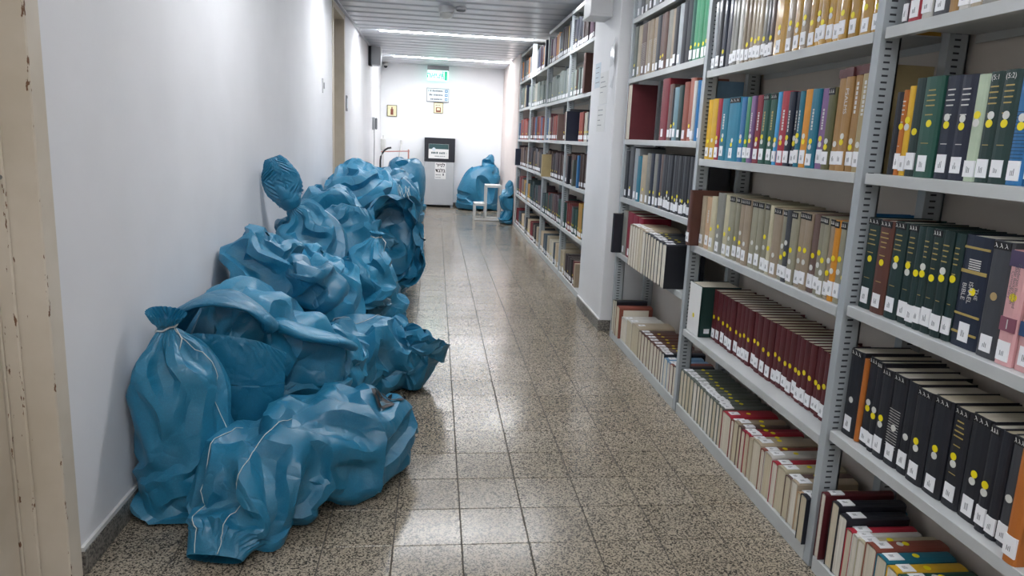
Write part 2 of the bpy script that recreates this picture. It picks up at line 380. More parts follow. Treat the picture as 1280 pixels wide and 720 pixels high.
# row: shelf, top of the shelf, plane of the spines, start (far end); books far to near: thickness colour height marks
ROWS = [
('A1', 1.865, 1.395, 2.068, '''
0.0202 dgy .28 L;0.0618 red .29 L;0.0420 wht .29 L;0.0669 dgy .29 L;0.0333 tan .28 n;0.0436 wht .29 L;0.0444 bei .28 L;0.0527 gry .29 L;0.0498 red .28 L;0.0471 nav .29 L'''),
('A2', 1.417, 1.400, 2.051, '''
0.0274 blk .25 n;0.0230 org .255 Lyt;0.0273 yel .265 Lyw;0.0441 dgr .285 Ly;0.0768 grn .285 Lyt;0.0606 nav .282 Lwyt;0.0571 dnv .28 Lwyt;0.0400 mnt .277 Lyw;0.0490 fgr .28 Lwytq;0.0566 fgr .28 Lwytr;0.0508 blu .285 Lwys;0.0480 blu .285 Lwys'''),
('A3', 0.980, 1.400, 2.127, '''
0.0690 dgr .297 LyTt;0.0672 brn .297 LyTt;0.0596 dgr .30 LywTt;0.0473 dgr .30 LywTt;0.0346 dgr .298 Ly;0.0318 dgr .30 Lwyt;0.0409 dgr .30 LyTt;0.0377 dgr .30 Lwyt;0.0332 dgr .298 Lyt;0.1004 nav .30 LyI;0.0662 dgy .30 LoT;0.0519 pnk .285 Ly1;0.0662 pnk .285 Ly2'''),
('A4', 0.535, 1.410, 2.157, '''
0.0735 blk .30 LwT;0.0189 org .285 n;0.0504 blk .30 LwyT;0.0310 blk .30 LwyT;0.0513 blk .29 LywT;0.0611 blk .29 LwTs;0.0465 blk .288 Lw;0.0698 blk .285 LywT;0.0721 blk .288 LywT;0.0611 blk .285 LywtT;0.0722 blk .29 LywT;0.0341 blk .287 LywT;0.0329 blk .287 L;0.0421 dgy .29 LwT;0.0229 blk .30 LyT;0.0392 org .285 Lp4;0.0579 blk .31 Lyw'''),
('A5', 0.060, 1.385, 2.175, '''
0.030 mar .25 LUp1;0.022 tea .185 nUp-4;0.044 blk .245 LU;0.050 blk .225 LU;0.036 red .20 LU;0.028 wht .20 LU;0.040 crm .20 LyU;0.056 rbr .215 LywU;0.052 tea .21 LyU;0.050 yel .205 LyU;0.054 grn .21 LywU;0.052 nav .205 LyU;0.05 bei .2 LU;0.05 dgy .2 LU'''),
('B1', 1.860, 1.390, 3.611, '''
0.0496 sil .33 LG;0.0555 dgy .34 LG;0.0539 nav .335 LyG;0.0639 dnv .33 nG;0.0476 gry .32 LG;0.0463 gry .325 LG;0.0451 wht .32 LG;0.0396 tau .325 LG;0.0386 tau .31 LyG;0.0419 bei .315 LyG;0.0408 bei .32 LyG;0.0437 bei .32 LyG;0.0387 gry .32 LyG;0.0378 dgy .33 LG;0.0391 mau .335 LyG;0.1080 gld .33 LywG;0.0583 tau .32 LywG;0.0635 gld .32 LywG;0.0536 tau .325 LywG;0.0579 gld .325 LyG;0.0356 gld .33 LywG;0.0428 gld .33 LyG;0.0435 gld .33 LywG;0.0451 gld .325 LG;0.0493 gld .33 LyG;0.0632 gld .335 LyG;0.0790 gld .335 LyG;0.0504 gld .335 LyG'''),
('B2', 1.415, 1.390, 3.589, '''
0.0715 yel .30 Ly;0.0720 yel .302 Lw;0.0530 red .298 Lyw;0.0869 tea .296 Lwyt;0.1403 tel .296 LwyT;0.0547 blu .292 Lwy;0.0445 ggr .29 Ly;0.0483 pur .292 Lwyt;0.0643 crs .293 Lywt;0.0617 grn .294 LywTt;0.0652 grn .294 LywTt;0.0316 lbl .296 Lyw;0.0727 red .296 Lwyt;0.0452 nav .29 Lywt;0.0375 nav .288 Lwyt;0.0334 tea .288 Lywt;0.0567 oyl .292 Lwy;0.0590 tea .29 Lywt;0.0576 pur .288 Lywt;0.0473 olv .288 LwyT;0.0502 tan .345 LwM;0.0463 tan .347 LwyM;0.0465 tan .349 LwyM;0.0529 kha .35 LwM'''),
('B3', 0.960, 1.390, 3.560, '''
0.0468 brn .29 Lp5;0.0569 bei .265 L;0.0822 pch .265 Lt;0.0632 crm .275 Ly;0.0859 gry .298 Lyw;0.0629 crm .295 Ly;0.0699 ggy .295 LywT;0.0450 ggy .295 LyT;0.0567 tau .293 LwyT;0.0648 tau .295 LwT;0.0670 ggy .293 LwT;0.0543 ggy .294 LwT;0.0451 ggy .294 LywT;0.0366 crm .29 Ly;0.0774 tau .285 LwT;0.0406 ggy .284 LwyT;0.0395 dgy .286 Lwy;0.0510 ggy .285 LywT;0.0510 tau .29 LywT;0.0485 tau .29 LywT;0.0412 mau .292 Lyw;0.0449 ggy .29 LywT;0.0280 ggy .29 LywT;0.0316 tau .288 LwyT;0.0308 oyl .286 LywT;0.0399 ggy .286 LywT;0.0291 blu .32 y'''),
('B4', 0.490, 1.455, 3.605, '''
0.1647 dgn .27 nWp6;0.0686 mar .262 Ly;0.0578 mar .262 Ly;0.0519 mar .262 Ly;0.0525 mar .262 Ly;0.0510 mar .262 Ly;0.0496 mar .262 Ly;0.0482 mar .262 Ly;0.0460 mar .262 Ly;0.0482 mar .262 Ly;0.0469 mar .262 Ly;0.0496 mar .262 Ly;0.0560 mar .262 Ly;0.0465 mar .262 Ly;0.0452 mar .262 Ly;0.0439 mar .262 Ly;0.0427 mar .262 Ly;0.0422 mar .262 Ly;0.0390 mar .262 Ly;0.0399 mar .262 Ly;0.0382 mar .262 Ly;0.0378 mar .262 Ly;0.0368 mar .262 Ly;0.0347 mar .262 Ly;0.0333 mar .262 Ly;0.0369 mar .262 Ly;0.0381 mar .262 Ly'''),
('B5', 0.060, 1.385, 3.794, '''
0.0583 ggn .20 LyU;0.0540 ggn .20 LyU;0.0553 ggn .20 LyU;0.0565 ggn .20 LyU;0.0601 ggn .20 LyU;0.0458 ggn .20 LyU;0.0497 ggn .20 LyU;0.0484 ggn .20 LyU;0.0519 ggn .20 LyU;0.0482 ggn .20 LyU;0.0492 ggn .20 LyU;0.0436 ggn .20 LyU;0.0426 ggn .20 LU;0.1121 red .195 LyU;0.0371 rbr .19 LU;0.0542 tau .20 LyU;0.0370 mau .195 LyU;0.0451 crs .19 LyU;0.0482 red .195 LyU;0.0426 bei .19 LyU;0.0820 bei .20 LyU;0.0433 rbr .19 LyU;0.0758 wht .195 LyU;0.0544 red .185 LU;0.0729 crm .19 LyU;0.0532 mau .18 LyU;0.0544 bei .185 LyU;0.0371 pch .16 LyU;0.0302 bei .155 LU;0.0527 blk .185 LUp2'''),
('C0', 2.345, 1.390, 5.239, '''
0.0854 sil .3 L;0.1029 dgy .3 L;0.0988 gry .3 L;0.0951 dgy .3 L;0.1094 sil .3 L;0.1045 dgy .3 L;0.1000 gry .3 L;0.1114 dgy .3 L'''),
('C1', 1.935, 1.390, 5.111, '''
0.0927 ggn .35 Ly;0.0874 bei .345 L;0.1285 mau .345 Ls;0.0581 tau .345 L;0.0819 tau .345 Ls;0.0792 tau .345 Ls;0.0682 dgy .345 L;0.0581 mau .345 Ly;0.0725 mau .345 Ly;0.0901 gry .345 L;0.0630 tau .34 L;0.0655 blk .34 L;0.0636 sil .345 L;0.0684 blk .35 n;0.0792 blk .35 n;0.0448 grn .335 Ly;0.0648 ggr .335 Ly;0.0603 ggr .34 Ly;0.0504 ggr .335 Ly;0.0682 ggr .335 Ly'''),
('C2', 1.505, 1.390, 5.113, '''
0.1092 mar .385 nFp2;0.6376 gap .1 n;0.1432 drd .37 L;0.0757 mau .33 L;0.0369 blk .30 Ly;0.0790 stl .305 Ly;0.0761 dgr .31 L;0.0865 rbr .325 L;0.0829 sal .34 Ly;0.0432 wht .32 L;0.0423 blu .32 n;0.0647 sky .315 L'''),
('C3', 1.085, 1.390, 5.062, '''
0.0894 blk .34 L;0.1160 dgy .37 Ly;0.1089 sil .36 L;0.0908 tea .31 L;0.1265 bei .32 Ly;0.0725 gry .335 L;0.0703 nav .335 Ly;0.0682 gry .335 Ly;0.0581 nav .335 L;0.0534 mau .335 Ly;0.0506 dgy .335 Lw;0.0495 blk .335 Lw;0.0484 dgy .335 Lyw;0.0458 blk .335 Lw;0.0449 dgy .335 Ly;0.0453 blk .335 Ly;0.0444 dgy .335 Lyw;0.0434 blk .335 Lw;0.0425 dgy .335 Ly;0.0416 blk .335 Lw;0.0433 dgy .335 Ly;0.0436 dgy .335 Lw'''),
('C4', 0.672, 1.385, 5.162, '''
0.0486 blk .29 np6;0.1179 gry .32 L;0.1567 crs .325 L;0.1375 crs .32 L;0.0910 crs .315 L;0.0588 tau .28 LUp8;0.0574 tau .28 LUp8;0.0561 tau .28 LUp8;0.0584 bei .28 LUp8;0.0570 bei .28 LUp8;0.0625 bei .275 LUp8;0.0508 dgy .27 LyUp8;0.0530 dgy .27 LyUp8;0.0549 dgy .265 LyUp8;0.0536 dgy .262 LyUp8;0.0614 blk .26 LyUp8;0.0597 blk .258 LyUp8;0.0724 blk .255 LUp8'''),
('C5', 0.060, 1.385, 5.430, '''
0.1116 olv .245 nUp1;0.0676 blk .262 nUp2;0.1049 rbr .235 nPUp2;0.1625 wht .175 LU;0.1648 wht .19 LU;0.1977 bei .20 LU;0.0729 mau .19 LU;0.0808 brn .19 LyU;0.0782 brn .19 LyU;0.0758 brn .19 LyU;0.0825 brn .19 LyU;0.0709 brn .19 LyU;0.0603 mau .19 LyU;0.0588 mau .19 LyU;0.0573 blk .19 LyU;0.0715 sky .175 LU;0.0616 sky .17 LU;0.0673 rbr .175 LU;0.0652 blk .18 LU'''),
]
# ------------------------------------------------------------------ books
def book_mat(name, rough, coat, vary, grain):
    m, nt, b = nodes(name); p = pos(nt); oi = N(nt, 'ShaderNodeObjectInfo')
    v = ramp(nt, noise_tex(nt, p, 14, 5), [(.3, (1-vary,)*3+(1,)), (.7, (1, 1, 1, 1))])
    nt.links.new(mix(nt, 1.0, oi.outputs['Color'], v, 'MULTIPLY'), b.inputs['Base Color'])
    b.inputs['Roughness'].default_value = rough; b.inputs['Coat Weight'].default_value = coat; b.inputs['Coat Roughness'].default_value = .12
    bump(nt, b, noise_tex(nt, p, 420, 2), grain, .0006); return m
M_cloth = book_mat('book_cloth', .5, 0, .18, .5)
M_gloss = book_mat('book_plastic_sleeve', .3, .7, .3, .25)
def page_mat():
    m, nt, b = nodes('page_edges'); p = pos(nt)
    mp = N(nt, 'ShaderNodeMapping'); mp.inputs['Scale'].default_value = (3, 900, 3); nt.links.new(p, mp.inputs[0])
    oi = N(nt, 'ShaderNodeObjectInfo')
    f = noise_tex(nt, mp.outputs[0], 1, 2)
    base = ramp(nt, oi.outputs['Random'], [(0, lin('#d2c7ac')), (.5, lin('#e0d8c6')), (1, lin('#e8e4da'))])
    v = ramp(nt, f, [(.35, (.72, .70, .66, 1)), (.6, (1, 1, 1, 1))])
    nt.links.new(mix(nt, 1.0, base, v, 'MULTIPLY'), b.inputs['Base Color']); b.inputs['Roughness'].default_value = .8
    bump(nt, b, f, .3, .0005); return m
M_page = page_mat()
M_label = paint('call_number_paper', '#f2f3f6', .45, .02, 10, 0)
M_yel = paint('yellow_sticker', '#f2e012', .4, .02, 10, 0)
M_wdot = paint('white_sticker', '#dadbd6', .4, .02, 10, 0)
M_odot = paint('tan_sticker', '#b59a6a', .4, .02, 10, 0)
M_gold = paint('gold_lettering', '#b09a58', .4, .05, 10, 0)
M_wlet = paint('white_lettering', '#d3d3cf', .5, .05, 10, 0)

PAL = dict(dgy=('#43454b', 'dark grey'), red=('#b02a3c', 'red'), wht=('#d5d3cd', 'white'), tan=('#a8814e', 'tan'), bei=('#b9aa92', 'beige'),
    gry=('#8c8b84', 'grey'), nav=('#1c2539', 'navy'), dnv=('#1b2238', 'dark navy'), org=('#c0702c', 'orange'), yel=('#dcae2c', 'yellow'),
    dgr=('#16302f', 'blackish green'), grn=('#24564a', 'green'), mnt=('#bccdb4', 'pale mint'), fgr=('#1c3a37', 'dark forest green'), blu=('#2a71a8', 'blue'),
    brn=('#5e382e', 'brown'), pnk=('#d7a4a6', 'pink'), blk=('#20222b', 'black'), mar=('#5c2027', 'maroon'), tea=('#20748c', 'teal'),
    crm=('#cdc5a8', 'cream'), rbr=('#8a4a3c', 'reddish brown'), sil=('#a3a8ad', 'silvery'), tau=('#a2917c', 'taupe'), mau=('#6c5650', 'dark mauve'),
    gld=('#c4942c', 'golden yellow'), tel=('#2384a4', 'bright teal'), ggr=('#3f8a66', 'mid green'), pur=('#81608f', 'purple'), crs=('#8c2036', 'crimson'),
    lbl=('#4aa6de', 'light blue'), oyl=('#e0962a', 'amber'), olv=('#5b5a38', 'olive'), kha=('#a8966c', 'khaki'), pch=('#cfae8c', 'peach'),
    ggy=('#97937f', 'greenish grey'), dgn=('#173d38', 'dark green'), ggn=('#666d66', 'sage grey'), drd=('#7c2230', 'dark red'), stl=('#6f8f9a', 'steel blue'),
    sal=('#b06a58', 'salmon'), sky=('#7fa6c8', 'pale blue'))
ORD = 'first second third fourth fifth sixth seventh eighth ninth tenth eleventh twelfth thirteenth fourteenth fifteenth sixteenth seventeenth eighteenth nineteenth twentieth'.split()
def ordn(n):
    if n <= 20: return ORD[n-1]
    t, u = ('twenty', 'thirty')[n//10-2], n % 10
    return {20: 'twentieth', 30: 'thirtieth'}.get(n) or t+'-'+ORD[u-1]

M_brown = paint('brown_print', '#8a4a38', .6, .15, 30)
def cover_mesh(w, h, d, t=.0026):
    O = [(d, -w), (.007, -w), (.002, -w*.78), (0, -w*.36), (0, w*.36), (.002, w*.78), (.007, w), (d, w)]
    a = w-t
    I = [(d, -a), (.0085, -a), (.0048, -w*.7), (.003, -w*.34), (.003, w*.34), (.0048, w*.7), (.0085, a), (d, a)]
    k = len(O); V = [(x, y, z) for z in (0, h) for L in (O, I) for x, y in L]
    o0, i0, o1, i1 = 0, k, 2*k, 3*k; F = []
    for j in range(k-1):
        F += [(o0+j, o0+j+1, o1+j+1, o1+j), (i0+j+1, i0+j, i1+j, i1+j+1), (o1+j, o1+j+1, i1+j+1, i1+j), (o0+j+1, o0+j, i0+j, i0+j+1)]
    F += [(o0, o1, i1, i0), (o0+k-1, i0+k-1, i1+k-1, o1+k-1)]
    return V, F
DOTZ = dict(A1=.1, A2=.142, A3=.165, A4=.118, A5=.10, B1=.088, B2=.088, B3=.10, B4=.125, B5=.11, C0=.1, C1=.085, C2=.085, C3=.08, C4=.1, C5=.11, D=.09)
rb = random.Random(7)
def book(key, x0, yf, th, z, col, h, op, label, group, depth=None):
    up = 'U' in op; prot = 0
    if 'p' in op:
        s = op[op.index('p')+1:]; prot = int(s)/100; op = op[:op.index('p')]
    th = max(th-.0012, .008); w = th/2; ym = yf-th/2-.0006
    rx = x0-prot+(0 if up else rb.uniform(-.002, .008))
    if up: d = h; H = depth or rb.uniform(.225, .26)
    else: d = depth or rb.choice((.19, .20, .215, .225)); H = h
    root = thing('book', label, 'book', (0, 0, 0), group)
    if 'F' in op: root.location = (rx+d, ym, z+.0005); root.rotation_euler = (0, 0, math.pi)
    elif up: root.location = (rx, ym, z+d+.0005); root.rotation_euler = (rb.uniform(-.02, .02)*0, math.pi/2, 0)
    else: root.location = (rx, ym, z+.0005)
    c = lin(PAL[col][0]); j = rb.uniform(.88, 1.1)
    V, F = cover_mesh(w, H, d); o = MB().add(V, F).build('cover', M_gloss if 'G' in op else M_cloth, root, fix=False)
    o.color = tuple(min(1, x*j) for x in c[:3])+(1,)
    a = w-.0026
    MB().box(.0095, d-.003, -a, a, .0025, H-.0035).build('page_block', M_page, root, fix=False)
    dz = DOTZ[key]
    big = key[0] in 'AB' or up
    if 'W' in op:
        MB().bbox(-.0012, .0002, -w+.001, w-.001, .001, H-.001, .0005).build('spine_panel', M_paper, root)
        lm = MB().lathe([(.013, -.0018), (.013, -.0012)], (0, 0, .10), 16, 0, 'x'); lm.build('dot_sticker', M_yel, root)
        MB().box(.03, .06, -w-.0006, -w, .02, .045).build('call_number_label', M_label, root)
    if 'L' in op:
        lw = min(th*.92, .036)/2; lz = rb.uniform(.010, .022); lh = rb.uniform(.043, .052)
        mb = MB().box(-.0009, .0018 if lw < w*.8 else .004, -lw, lw, lz, lz+lh)
        if big:
            for q in range(3):
                yy_ = lw*(.35-.25*q); l = rb.uniform(.2, .4)*lh
                mb.box(-.0011, -.0008, yy_-lw*.05, yy_+lw*.05, lz+lh*.25, lz+lh*.25+l, 1)
        mb.build('call_number_label', [M_label, M_ink], root, fix=False)
    r = min(.0105, w*.88); zz = dz+rb.uniform(-.012, .012); oy = rb.uniform(-.25, .25)*max(0, w-r)
    order = [ch for ch in op if ch in 'ywo']
    for q, ch in enumerate(order):
        hz = zz+(len(order)-1-q)*r*1.95*(1 if key != 'B3' or q else 2.2)
        MB().lathe([(r, -.0010-.0002*q), (r, .0006)], (0, oy*(1-q*.6), hz), 14, 0, 'x').build('dot_sticker', dict(y=M_yel, w=M_wdot, o=M_odot)[ch], root, fix=False)
    if 'T' in op:
        bh = .024 if key[0] == 'B' else .02
        tb = MB().box(-.0006, .003, -w*.8, w*.8, H-bh-.002, H-.002)
        n = 3 if w > .012 else 2
        for q in range(n):
            yq = -w*.5+w*q*(1.0/(n-1)); zq = H-bh*.55
            tb.tube([(-.0012, yq-w*.10, zq-.006), (-.0012, yq+w*.12, zq+.005), (-.0012, yq+w*.02, zq-.001), (-.0012, yq+w*.18, zq-.006)], .0009, 4, 1)
        tb.build('top_band', [M_black, M_wlet], root, fix=False)
    if 't' in op:
        tl = MB(); dark = col in ('dgr', 'fgr', 'grn', 'brn', 'blk')
        if key[0] == 'A':
            for q in range(4):
                l = w*rb.uniform(.35, .6); zq = H*(.86-.05*q); tl.box(-.0007, .0005, -l, l, zq, zq+.0035)
            l = w*.4; tl.box(-.0007, .0005, -l, l, H*.62, H*.62+.003); tl.box(-.0007, .0005, -l, l, H*.34, H*.34+.002)
        else:
            zq = H*.75
            while zq > H*.5:
                l = rb.uniform(.005, .012); tl.box(-.0007, .0005, -w*.18, w*.18, zq-l, zq); zq -= l+.003
        tl.build('title_lettering', M_gold if dark else M_wlet, root, fix=False)['kind'] = 'stuff'
    if 's' in op:
        tl = MB(); zq = H*.2
        while zq < H*.62: tl.box(-.0006, .0005, -w*.8, w*.8, zq, zq+.0012); zq += .0085
        tl.build('spine_stripes', M_wlet if col != 'blu' else M_black, root, fix=False)
    def put(body, size, y, zc, m, turn, part='title_lettering'):
        me = text_mesh(body, size); me.materials.append(m)
        if not me.materials[0]: me.materials.clear(); me.materials.append(m)
        q = obj(part, me, root)
        # text lies in XY; face it to -X
        R = Matrix(((0, 0, -1), (-1, 0, 0), (0, 1, 0))) if not turn else Matrix(((0, 0, -1), (0, 1, 0), (1, 0, 0)))
        if turn: R = Matrix(((0, 0, -1), (0, -1, 0), (-1, 0, 0)))
        q.matrix_local = Matrix.Translation((-.0016, y, zc)) @ R.to_4x4()
    if 'P' in op:
        pm = MB().box(.012, d-.012, -w-.0008, -w, .012, H-.012).box(.02, .075, -w-.0014, -w-.0008, .03, H-.03, 1)
        for q in range(9):
            xa = rb.uniform(.085, .19); za = .02+q*(H-.06)/9; pm.box(xa, xa+rb.uniform(.02, .035), -w-.0014, -w-.0008, za, za+.02, 1+q % 2)
        pm.build('cover_picture', [M_brown, M_page, M_black], root, fix=False)
    if 'M' in op:
        o = MB().box(-.0007, .02, -w-.0004, w+.0004, H-.03, H+.0004).build('top_band', M_cloth, root, fix=False); o.color = lin('#5a2b2c')
        psalms = col == 'tan' and 'y' in op and z > 1.4 and H < .348
        if psalms: put('PSALMS', .026, 0, H*.68, M_wlet, True)
        if (col == 'kha' or 'y' in op) and not psalms:
            tl = MB(); zq = H*.85
            while zq > H*.55:
                l = rb.uniform(.008, .014); tl.box(-.0007, .0005, -w*.22, w*.22, zq-l, zq); zq -= l+.004
            tl.build('title_lettering', M_wlet, root, fix=False)['kind'] = 'stuff'
    if 'I' in op:
        for q, zq in enumerate((.036, .086, .20, .265)):
            MB().box(-.0007, .002, -w*.86, w*.86, zq, zq+(.006 if q != 2 else .009)).build('gold_band', M_gold, root, fix=False)
        put('THE', .017, -.022, .15, M_wlet, True); put('ISRAEL', .02, 0, .15, M_wlet, True); put('BIBLE', .02, .022, .15, M_wlet, True)
        tl = MB()
        for q in range(5):
            l = w*.4; tl.box(-.0007, .0005, -l, l, .235-.006*q, .235-.006*q+.003)
        tl.build('title_lettering', M_wlet, root, fix=False)['kind'] = 'stuff'
    if '1' in op or '2' in op:
        dig = '1' if '1' in op else '2'
        o = MB().box(-.0006, .003, -w*.9, w*.9, .085, .12).build('picture_band', M_cloth, root, fix=False); o.color = lin('#34527c' if dig == '2' else '#8f5668')
        put(dig, .035, 0, .102, M_wlet, False, 'volume_number')
        o = MB().box(-.0006, .004, -w*.98, w*.98, H*.86, H-.001).build('top_band', M_cloth, root, fix=False); o.color = lin('#4b3f5e')
        put('Zondervan Illustrated', .0125, -w*.32, .20, M_ink, True); put('Bible Backgrounds', .0125, w*.02, .20, M_ink, True); put('Commentary', .0125, w*.36, .20, M_ink, True)
    if 'q' in op or 'r' in op:
        put('(5:1' if 'q' in op else '(5:2)', .018, 0, H-.015, M_wlet, False, 'volume_number')
    return root

SHELFN = dict(A=['', 'topmost visible shelf', 'second shelf down', 'third shelf down', 'fourth shelf down', 'floor-level shelf'],
              B=['', 'topmost visible shelf', 'second shelf down', 'third shelf down', 'fourth shelf down', 'floor-level shelf'],
              C=['topmost visible shelf', 'second shelf down', 'third shelf down', 'fourth shelf down', 'fifth shelf down', 'floor-level shelf'])
BAYN = dict(A='nearest bay', B='second bay', C='bay before pillar')
LIM = dict(A=2.108, B=3.557, C=5.048)
for key, z, x0, y, txt in ROWS:
    b_, n_ = key[0], int(key[1])
    y = min(y, LIM[b_]); lo = {'A': .6, 'B': 2.172, 'C': 3.622}[b_]
    items = [it.split() for it in txt.strip().split(';')]
    if b_ == 'A':      # the shelf goes on past the edge of the photograph
        like = {'A1': 'nav', 'A2': 'dgr', 'A3': 'brn', 'A4': 'blk', 'A5': 'bei'}[key]
        items += [['.05', like, items[-1][2], 'Ly'+('U' if n_ == 5 else '')] for _ in range(5)]
    tot = sum(float(i[0]) for i in items); fac = min(1, (y-lo)/tot)
    k = -1
    for it in items:
        th = float(it[0])*fac
        if it[1] == 'gap': y -= th; continue
        k += 1
        kind = 'book' if 'U' not in it[3] else 'book spine-up'
        lab = '%s %s, %s from left on %s, %s' % (PAL[it[1]][1], kind, ordn(k+1), SHELFN[b_][n_], BAYN[b_])
        grp = 'books on %s of %s' % (SHELFN[b_][n_], BAYN[b_])
        book(key, x0, y, th, z, it[1], float(it[2]), it[3], lab, grp); y -= th

# single books that stand out in the bays beyond the pillar
FAR = [ # colour, far Y, thickness, shelf z, height, depth, front x, options, label
    ('dnv', 7.28, .06, 1.475, .30, .30, 1.33, 'nF', 'large dark navy folio on mid shelf just beyond the pillar'),
    ('mau', 7.95, .05, 1.475, .29, .26, 1.36, 'n', 'large dark brown folio left of the navy folio'),
    ('brn', 6.62, .08, 1.92, .36, .27, 1.35, 'n', 'brown patterned box file on upper shelf beside the pillar'),
    ('kha', 8.58, .07, 1.03, .27, .30, 1.30, 'n', 'yellowish tan box file sticking out of a middle shelf'),
    ('dgy', 9.10, .07, 1.04, .27, .26, 1.36, 'n', 'dark grey box file left of the tan box file'),
    ('blk', 7.26, .06, 1.03, .29, .26, 1.37, 'n', 'black patterned folio above the lower shelf beyond pillar'),
    ('ggn', 6.95, .05, 1.03, .26, .24, 1.37, 'n', 'grey green folio leaning beside a blue book, beyond pillar'),
    ('blu', 6.72, .06, 1.03, .31, .24, 1.37, 'n', 'bright blue book right beside the white pillar'),
    ('bei', 6.62, .05, .06, .24, .28, 1.385, 'nU', 'large beige folio at the end of floor shelf beyond pillar'),
    ('blk', 11.78, .09, .06, .24, .28, 1.386, 'nU', 'black box file on floor at far end of the shelves'),
    ('nav', 11.60, .05, 1.04, .27, .25, 1.31, 'n', 'dark blue book sticking out at far end of shelves'),
    ('bei', 11.10, .06, 1.955, .29, .25, 1.36, 'n', 'beige book on upper shelf of the farthest bay'),
    ('nav', 10.92, .08, 1.955, .33, .25, 1.36, 'n', 'navy book beside the beige one in farthest bay'),
    ('dnv', 9.18, .07, 2.39, .33, .26, 1.36, 'n', 'dark navy box file on top shelf of third bay beyond pillar')]
taken = []
GAPS = {(1.48, 'dnv'): .30, (1.92, 'brn'): .28, (1.03, 'kha'): .1, (1.03, 'blk'): .1, (1.03, 'ggn'): .12, (.06, 'bei'): .2, (1.48, 'mau'): .2, (1.96, 'nav'): .1, (2.39, 'dnv'): .12}
for col, yf, th, z, h, dp, x0, op, lab in FAR:
    book('D', x0, yf, th, z, col, h, op, lab, None, dp); taken.append((z, yf-th-.002-GAPS.get((round(z, 2), col), 0), yf+.002))
# all the other books of the far bays: past the number to build singly
fb = MB(); tint = []
FARPAL = {2.79: [], 2.395: '#2a2d38 #23252e #4a4c52 #8b8e90 #3c3030 #5a5d62 #c27a35 #d0b23c #2b3e66 #c9c9c6 #55304a'.split(),
          1.92: '#7f8a86 #8b9590 #6f7c7a #98a09a #7a8480 #5a4a44 #b0aea6'.split(), 1.475: '#33363c #4d2c2c #2e5a86 #5a1f2a #3d4a46 #8a3c34 #b9b4a6 #26314c'.split(),
          1.03: '#4a3a36 #5c4844 #43343a #6b5a50 #3a3840'.split(), .553: '#4a3a40 #2f4a46 #5a4a50 #37474c #6a5a58 #b08a4a #7c3a3a'.split(),
          .06: '#2c2e34 #b8ac94 #d0cabb #7a2430 #3c3438 #c9b9a0 #50606c'.split()}
def add_far(x, y0, y1, z, h, d, c):
    n0 = len(fb.f); w = (y1-y0)/2; ym = (y0+y1)/2
    V, F = cover_mesh(w, h, d, .0022); fb.add([(x+a, ym+b2, z+.0005+c2) for a, b2, c2 in V], F, 0); tint.extend([c]*(len(fb.f)-n0))
    n0 = len(fb.f); fb.box(x+.0095, x+d-.003, y0+.0025, y1-.0025, z+.003, z+h-.004, 1); tint.extend([(1, 1, 1, 1)]*(len(fb.f)-n0))
    n0 = len(fb.f); fb.box(x-.0009, x+.003, y0+(y1-y0)*.08, y1-(y1-y0)*.08, z+.02, z+.06, 2); tint.extend([(1, 1, 1, 1)]*(len(fb.f)-n0))
    if rb.random() < .5 and 1 > z > .5 or rb.random() < .2:
        n0 = len(fb.f); fb.box(x-.0009, x+.001, ym-.008, ym+.008, z+.08, z+.098, 3); tint.extend([(1, 1, 1, 1)]*(len(fb.f)-n0))
for nm, yf, yn, zs, top in BAYS[3:]:
    for z in zs:
        if z > 2.5: continue
        pk = min(FARPAL, key=lambda q: abs(q-z)); pal = FARPAL[pk]
        y = yf-.024
        run = None
        while y > yn+.05:
            th = rb.uniform(.026, .055); th = min(th, y-yn-.022)
            hit = [t for t in taken if abs(t[0]-z) < .02 and y > t[1] and y-th < t[2]]
            if hit: y = hit[0][1]; continue
            if run is None or run[0] <= 0: run = [rb.randint(1, 7), rb.choice(pal), rb.uniform(.25, .33 if z > .1 else .24)]
            run[0] -= 1
            c = lin(run[1]); j = rb.uniform(.8, 1.15)
            if rb.random() < .03: y -= th; continue
            add_far(XS+.008+rb.uniform(0, .02), y-th, y-.001, z, run[2]+rb.uniform(-.006, .006), .21, tuple(min(1, q*j) for q in c[:3])+(1,)); y -= th
def tint_mat():
    m, nt, b = nodes('far_book_cloth'); a = N(nt, 'ShaderNodeAttribute'); a.attribute_name = 'tint'
    nt.links.new(a.outputs['Color'], b.inputs['Base Color']); b.inputs['Roughness'].default_value = .45; return m
o = fb.build('books', [tint_mat(), M_page, M_label, M_yel], fix=False)
at = o.data.attributes.new('tint', 'FLOAT_COLOR', 'FACE'); at.data.foreach_set('color', [q for c in tint for q in c])
tag(o, 'remaining small books packed on shelves beyond the white pillar', 'books'); o['kind'] = 'stuff'
